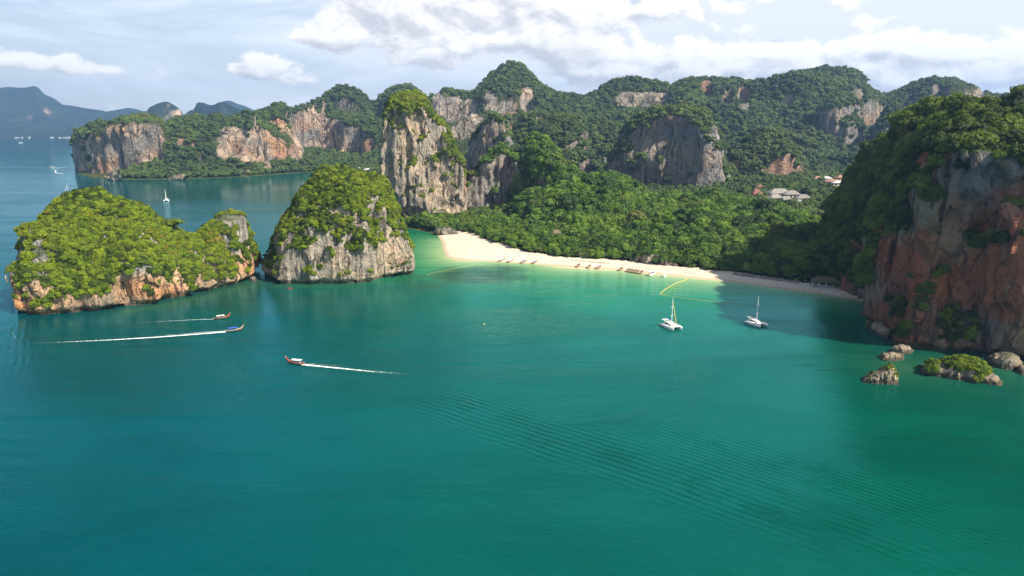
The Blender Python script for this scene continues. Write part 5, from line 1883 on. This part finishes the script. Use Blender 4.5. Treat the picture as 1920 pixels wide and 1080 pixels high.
RG = 'resort roofs in the valley'
house(1460, 371, 30, 14, 7, 6, 'largest grey hipped resort roof in the valley, at the left of the cluster', M_wallw, M_roofg, .1, cat='building', group=RG, nwin=6)
house(1484, 372, 20, 12, 6, 5, 'grey resort roof just right of the largest one', M_wallw, M_roofg, -.1, cat='building', group=RG, nwin=4)
house(1452, 379, 18, 11, 6, 5, 'grey resort roof lower left of the cluster', M_wallw, M_roofg, .3, cat='building', group=RG)
house(1472, 382, 17, 11, 5, 4.5, 'grey resort roof in the middle of the lower row', M_wallw, M_roofg, 0, cat='building', group=RG)
house(1506, 380, 18, 12, 6, 5, 'grey resort roof at the right of the cluster', M_wallw, M_roofg, -.2, cat='building', group=RG)
house(1497, 389, 13, 10, 6, 4, 'pale-walled resort building at the lower right of the cluster', M_wallw, M_roofg, .2, cat='building', group=RG)
house(1480, 391, 11, 8, 4, 3.5, 'small resort building lowest in the cluster', M_wallo, M_roofg, -.3, cat='building', group=RG)
house(1417, 374, 14, 10, 6, 7, 'steep dark red roof left of the grey resort roofs', M_wallo, M_roofr, .2, group='red roofed houses', lift=2)
house(1424, 362, 10, 8, 5, 4, 'small red roof above the steep one, beside the resort', M_wallo, M_roofr, -.2, group='red roofed houses', lift=4)
house(1533, 344, 16, 10, 5, 4, 'orange roofed house at the left of the valley village', M_wallo, M_roofo, .1, group='village houses', lift=2)
house(1549, 343, 14, 9, 4, 3, 'grey-blue roofed house in the valley village', M_wallw, M_roofw, .0, group='village houses', lift=3)
house(1560, 349, 22, 10, 5, 3, 'long pale house fronting the valley village', M_wallw, M_roofo, -.1, group='village houses', lift=2)
house(1573, 352, 18, 10, 5, 3, 'white roofed house at the right of the village by the headland edge', M_wallw, M_roofw, -.1, group='village houses', lift=2)
house(1575, 343, 14, 10, 5, 4, 'orange house highest in the village by the headland edge', M_wallo, M_roofo, .1, group='village houses', lift=3)
house(1541, 404, 26, 6, 3, 1.2, 'long low shed with a pale roof beside the valley field', M_wallw, M_roofw, -.05, cat='shed', lift=1)
house(1043, 452, 9, 7, 4.5, 3.5, 'thatched hut peeping out of the trees behind the spit', M_wallw, M_thatch, .2, cat='hut', lift=3)
house(1063, 477, 6, 5, 3.0, 2.0, 'ochre hut under the trees, leftmost at the forest edge', M_wallo, M_thatch, .1, cat='hut', group='huts at the forest edge')
house(1096, 481, 8, 5, 3.0, 1.8, 'white-posted beach hut beside the stone wall', M_wallw, M_thatch, 0, cat='hut', group='huts at the forest edge')
house(1126, 482, 7, 5, 3.0, 1.8, 'ochre walled hut right of the white-posted one', M_wallo, M_thatch, -.1, cat='hut', group='huts at the forest edge')
house(1548, 536, 17, 7, 3.2, 3.6, 'open beach pavilion with white posts and brown roof in the headland shade', M_wallw, M_thatch, -.38, posts=True, cat='pavilion')
house(655, 321, 22, 12, 5, 4, 'white roofed house left of three across the bay', M_wallw, M_roofw, .0, group='white roofs across the bay', lift=2)
house(672, 322, 16, 10, 5, 4, 'white roofed house in the middle of three across the bay', M_wallw, M_roofw, .1, group='white roofs across the bay', lift=2)
house(690, 324, 20, 12, 5, 4, 'white roofed house right of three across the bay', M_wallw, M_roofw, -.1, group='white roofs across the bay', lift=2)
for i, (px, m_, w_) in enumerate(((541, M_wallw, 7), (552, M_red, 8), (563, simple('red_awning', (.55, .06, .04), .8), 8), (571, simple('green_awning', (.04, .42, .30), .8), 10))):
    x, y, z = gz(px, 322.5)
    r = root('market_tent', (x, y, z), 0, ('pale tent leftmost of the four on the far bay sand', 'red tent second from the left on the far bay sand', 'dark red tent third from the left on the far bay sand', 'green tent rightmost on the far bay sand')[i], 'tent', 'tents on the far bay beach')
    mb = MB()
    mb.V = [(-w_ / 2, -3, 2.2), (w_ / 2, -3, 2.2), (w_ / 2, 3, 2.2), (-w_ / 2, 3, 2.2), (0, 0, 4.2)]
    mb.F = [(0, 1, 4), (1, 2, 4), (2, 3, 4), (3, 0, 4), (0, 3, 2, 1)]
    mb.build('awning', m_, r)
    for a in (-1, 1):
        for b2 in (-1, 1):
            MB().tube([(a * w_ / 2.1, b2 * 2.8, 0), (a * w_ / 2.1, b2 * 2.8, 2.25)], .08, 5).build('pole', M_steel, r)

# stone walls behind the sand
for pts, lab, hh in (([(1068, 489), (1100, 491), (1145, 495)], 'low pale stone wall at the back of the beach', 1.0), ([(1372, 515), (1420, 521), (1470, 528), (1500, 532)], 'dark retaining wall at the back of the shaded beach', 1.8)):
    W = [gz(*p) for p in pts]
    r = root('stone_wall', W[0], 0, lab, 'wall')
    for a, b2 in zip(W[:-1], W[1:]):
        L = math.hypot(b2[0] - a[0], b2[1] - a[1])
        ang = math.atan2(b2[1] - a[1], b2[0] - a[0])
        n = int(L / 2.2)
        for row in range(2):
            for i in range(n):
                q = (i + .5 + .5 * row) / (n + .5)
                mb = MB().box((a[0] + (b2[0] - a[0]) * q - W[0][0], a[1] + (b2[1] - a[1]) * q - W[0][1], a[2] - W[0][2] - .2 + hh * .5 * (row + .5) + .2), (2.1 * random.uniform(.9, 1.0), random.uniform(.8, 1.0), hh * .5 - .04), ang)
                mb.build('stone', M_roofg if hh > 1.5 else M_wallw, r)

# people on the beach -----------------------------------------------------------
M_skin = simple('skin', (.42, .24, .15), .7)
CLOTH = [simple('cloth_%s' % n, c, .85) for n, c in (('dark', (.03, .03, .05)), ('white', (.7, .7, .68)), ('blue', (.06, .14, .40)), ('red', (.50, .05, .05)), ('yellow', (.65, .42, .08)))]


def body_mesh(pose):
    """one continuous figure grown over a skeleton"""
    if pose == 0:    # standing
        J = {'pel': (0, 0, .95), 'chest': (0, 0, 1.35), 'neck': (0, 0, 1.5), 'head': (0, .01, 1.68), 'hl': (.1, 0, .9), 'kl': (.11, .01, .5), 'fl': (.11, 0, .08), 'tl': (.11, .14, .04), 'hr': (-.1, 0, .9), 'kr': (-.12, .02, .5), 'fr': (-.14, .0, .08), 'tr': (-.15, .14, .04),
             'sl': (.19, 0, 1.42), 'el': (.26, -.02, 1.14), 'wl': (.28, .08, .88), 'sr': (-.19, 0, 1.42), 'er': (-.27, -.02, 1.14), 'wr': (-.28, .06, .88)}
    elif pose == 1:  # mid-stride
        J = {'pel': (0, 0, .93), 'chest': (0, .04, 1.33), 'neck': (0, .05, 1.48), 'head': (0, .08, 1.66), 'hl': (.1, 0, .88), 'kl': (.1, .22, .52), 'fl': (.1, .30, .09), 'tl': (.1, .44, .06), 'hr': (-.1, 0, .88), 'kr': (-.1, -.06, .48), 'fr': (-.1, -.34, .14), 'tr': (-.1, -.24, .03),
             'sl': (.19, .04, 1.4), 'el': (.25, -.12, 1.15), 'wl': (.25, -.16, .92), 'sr': (-.19, .04, 1.4), 'er': (-.25, .12, 1.14), 'wr': (-.23, .30, .98)}
    else:            # sitting on the sand
        J = {'pel': (0, 0, .16), 'chest': (0, -.10, .55), 'neck': (0, -.08, .70), 'head': (0, -.05, .88), 'hl': (.1, .06, .14), 'kl': (.14, .42, .42), 'fl': (.14, .66, .08), 'tl': (.14, .80, .05), 'hr': (-.1, .06, .14), 'kr': (-.14, .46, .36), 'fr': (-.14, .74, .08), 'tr': (-.14, .88, .05),
             'sl': (.19, -.10, .62), 'el': (.25, .08, .40), 'wl': (.16, .32, .42), 'sr': (-.19, -.10, .62), 'er': (-.26, -.28, .35), 'wr': (-.26, -.34, .08)}
    E = [('pel', 'chest'), ('chest', 'neck'), ('neck', 'head'), ('pel', 'hl'), ('hl', 'kl'), ('kl', 'fl'), ('fl', 'tl'), ('pel', 'hr'), ('hr', 'kr'), ('kr', 'fr'), ('fr', 'tr'), ('chest', 'sl'), ('sl', 'el'), ('el', 'wl'), ('chest', 'sr'), ('sr', 'er'), ('er', 'wr')]
    R = {'pel': .15, 'chest': .15, 'neck': .06, 'head': .12, 'hl': .10, 'kl': .065, 'fl': .045, 'tl': .04, 'hr': .10, 'kr': .065, 'fr': .045, 'tr': .04, 'sl': .065, 'el': .045, 'wl': .035, 'sr': .065, 'er': .045, 'wr': .035}
    ks = list(J)
    me = bpy.data.meshes.new('skeleton')
    me.from_pydata([J[q] for q in ks], [(ks.index(a), ks.index(b)) for a, b in E], [])
    ob = bpy.data.objects.new('skeleton', me)
    COL.objects.link(ob)
    md = ob.modifiers.new('skin', 'SKIN')
    for i, q in enumerate(ks):
        me.skin_vertices[0].data[i].radius = (R[q], R[q] * (.75 if q in ('pel', 'chest') else 1))
        me.skin_vertices[0].data[i].use_root = (q == 'pel')
    ob.modifiers.new('sub', 'SUBSURF').levels = 1
    dg = bpy.context.evaluated_depsgraph_get()
    out = bpy.data.meshes.new_from_object(ob.evaluated_get(dg))
    bpy.data.objects.remove(ob)
    out.name = 'person'
    out.materials.clear()
    for m_ in (M_skin, CLOTH[0], CLOTH[1]):
        out.materials.append(m_)
    zp, zc_ = J['pel'][2], J['chest'][2]
    for p in out.polygons:
        c = p.center
        if pose < 2:
            p.material_index = 1 if .55 < c.z < zp + .08 and abs(c.x) < .24 else (2 if zp + .08 <= c.z < zc_ + .12 and abs(c.x) < .25 else 0)
        else:
            p.material_index = 2 if .2 < c.z < .66 and c.y < .06 and abs(c.x) < .24 else (1 if c.y < .3 and c.z < .3 else 0)
    return out


BODY = [body_mesh(i) for i in range(3)]
PEOPLE = [(834, 462, 0), (848, 470, 1), (870, 478, 0), (905, 480, 1), (923, 477, 0), (1008, 487, 1), (1034, 490, 0), (1072, 494, 1), (1153, 499, 0), (1157, 498, 0), (1216, 506, 2), (1225, 505, 0), (1238, 504, 0), (1258, 508, 1), (1271, 510, 0), (1286, 512, 2), (1295, 514, 0),
          (1303, 515, 1), (1322, 518, 0), (1341, 520, 0), (1347, 522, 1), (1361, 520, 0), (1365, 524, 0), (1370, 521, 1), (1376, 525, 0), (1385, 527, 0), (1416, 530, 1), (1432, 532, 0), (1445, 534, 0), (1456, 534, 1), (1474, 538, 2), (1508, 545, 0), (1533, 549, 1), (1538, 549, 0), (1564, 553, 0),
          (1577, 555, 1), (1583, 553, 0), (1598, 556, 0), (1611, 560, 1), (1615, 558, 0), (1620, 560, 0), (1627, 563, 0), (1643, 566, 1)]
TOPS = ['dark', 'white', 'blue', 'red', 'yellow']
PLACES = [(860, 'at the tip of the sand spit'), (950, 'on the widest part of the sand near the spit'), (1100, 'between the blue-roofed boats and the stone wall'), (1210, 'near the row of beached boats'), (1300, 'between the speedboats and yellow float line'),
          (1360, 'at the sunlit end of the beach'), (1480, 'where the beach falls into shade'), (1560, 'on the shaded sand before the pavilion'), (1700, 'at the headland end of the shaded beach')]
for i, (px, py, pose) in enumerate(PEOPLE):
    x, y, z = gz(px, py)
    me = BODY[pose].copy()
    ti = (i * 7 + i // 3) % 5
    me.materials[2] = CLOTH[ti]
    me.materials[1] = CLOTH[(i * 3) % 3]
    o = link('person', me)
    o.location = (x, y, z)
    o.rotation_euler = (0, 0, (i * 2.1) % 6.28)
    where = next(w for lim, w in PLACES if px < lim)
    act = ('standing', 'walking', 'sitting')[pose]
    tag(o, 'person in a %s top %s %s' % (TOPS[ti], act, where), 'person', 'people on the beach')

# far shore: low wooded coast with a strip of white buildings
rows = [(a, 250 + .0 * a, 7650, 120, 500, 14) for a in (-400, -200, 0, 150, 300, 430, 520)]
o, V, Q, N = karst('coast', karst_abs([(a, b, 1000 + c, d, e, g) for a, b, c, d, e, g in rows]), 22., M_blue_far, tree_h=0, dome=1.5, taper=.2, under=0, flute=4, lump=10, seed=601, smooth_k=8, zmin=-30)
tag(o, kind='structure')
rr = random.Random(5)
for i in range(16):
    px = rr.uniform(92, 152) if i < 13 else rr.uniform(20, 80)
    Y = 7640 - rr.uniform(0, 25)
    x = (px - CX) / FPX * (Y * CP + CAMZ * SP)
    r = root('far_building', (x, Y, 0), rr.uniform(-.2, .2), 'tiny white building in the strip along the far shore at the left', 'building', 'white buildings along the far shore')
    w, h = rr.uniform(12, 40), rr.uniform(5, 10)
    MB().box((0, 0, h / 2), (w, 14, h)).build('wall', M_roofw, r)
    MB().box((0, 0, h + .8), (w + 1.5, 15.5, 1.6), taper=.9).build('roof', M_roofo if i % 4 == 0 else M_white, r)


# ------------------------------------------------------------------ the trees that can be told apart
def trunk_mesh(seed):
    rng = np.random.default_rng(seed)
    V, Fc = [], []

    def tube(pts, rad, n=6):
        base = len(V)
        for p, r in zip(pts, rad):
            for k in range(n):
                a = 6.283 * k / n
                V.append((p[0] + r * math.cos(a), p[1] + r * math.sin(a), p[2]))
        for i in range(len(pts) - 1):
            for k in range(n):
                Fc.append((base + i * n + k, base + i * n + (k + 1) % n, base + (i + 1) * n + (k + 1) % n, base + (i + 1) * n + k))
    tube([(0, 0, -1.2), (.03, .02, -.6), (0, .03, .1), (.02, 0, .5)], [.11, .085, .07, .03])
    for i in range(5):
        a = i * 1.257 + rng.uniform(-.3, .3)
        e = np.array([math.cos(a) * .55, math.sin(a) * .55, .45 + rng.uniform(-.1, .2)])
        s = np.array([0, .02, -.15 + .06 * i])
        tube([s, s * .5 + e * .5 + np.array([0, 0, -.04]), e], [.045, .03, .012], 5)
    return mesh_np('trunk', np.array(V), np.array(Fc))


TRUNKS = [trunk_mesh(i) for i in range(3)]
for m_ in TRUNKS:
    m_.materials.append(M_trunk)
LAB = {
    'left island': 'yellow-green tree on the large left island',
    'middle island': 'bright green tree on the cone-shaped island',
    'tall tower': 'tree on the cap of the tallest tower',
    'block': 'dark tree on the twin-peaked block',
    'forest hill': 'tree on the forest hill behind the beach',
    'headland': 'olive tree on the right headland',
    'beach edge': 'leafy tree at the edge of the sand',
}
POOL = TREE_POOL[:299]
for i, (p, s, srcs, place) in enumerate(POOL):
    r = bpy.data.objects.new('broadleaf_tree', None)
    COL.objects.link(r)
    r.empty_display_size = 1
    r.location = (p[0], p[1], p[2])
    r.rotation_euler = (0, 0, random.uniform(0, 6.28))
    k = s * random.uniform(.95, 1.15)
    r.scale = (k, k, k * random.uniform(.9, 1.2))
    qx, qy, _ = project(*p)
    grp_ = [project(*a[0]) for a in POOL if a[3] == place]
    gx_, gy_ = sorted(a[0] for a in grp_), sorted(a[1] for a in grp_)
    hx = sum(a < qx for a in gx_) * 9 // len(gx_)
    hy = sum(a < qy for a in gy_) * 3 // len(gy_)
    big = sorted((a[1] for a in POOL if a[3] == place))
    size_ = 'larger' if s > big[len(big) // 2] else 'smaller'
    tag(r, '%s %s, %s, %s' % (size_, LAB[place], ('near its top', 'at mid height', 'low down')[hy], ('at its left end', 'far left', 'left', 'just left of centre', 'in the centre', 'just right of centre', 'right', 'far right', 'at its right end')[hx]), 'tree', 'trees: ' + place)
    c = bpy.data.objects.new('crown', random.choice(srcs[:7]).data)
    COL.objects.link(c)
    c.parent = r
    q = bpy.data.objects.new('trunk', TRUNKS[i % 3])
    COL.objects.link(q)
    q.parent = r
print('trees', len(TREE_POOL), 'tris', sum(len(m.polygons) for m in bpy.data.meshes))
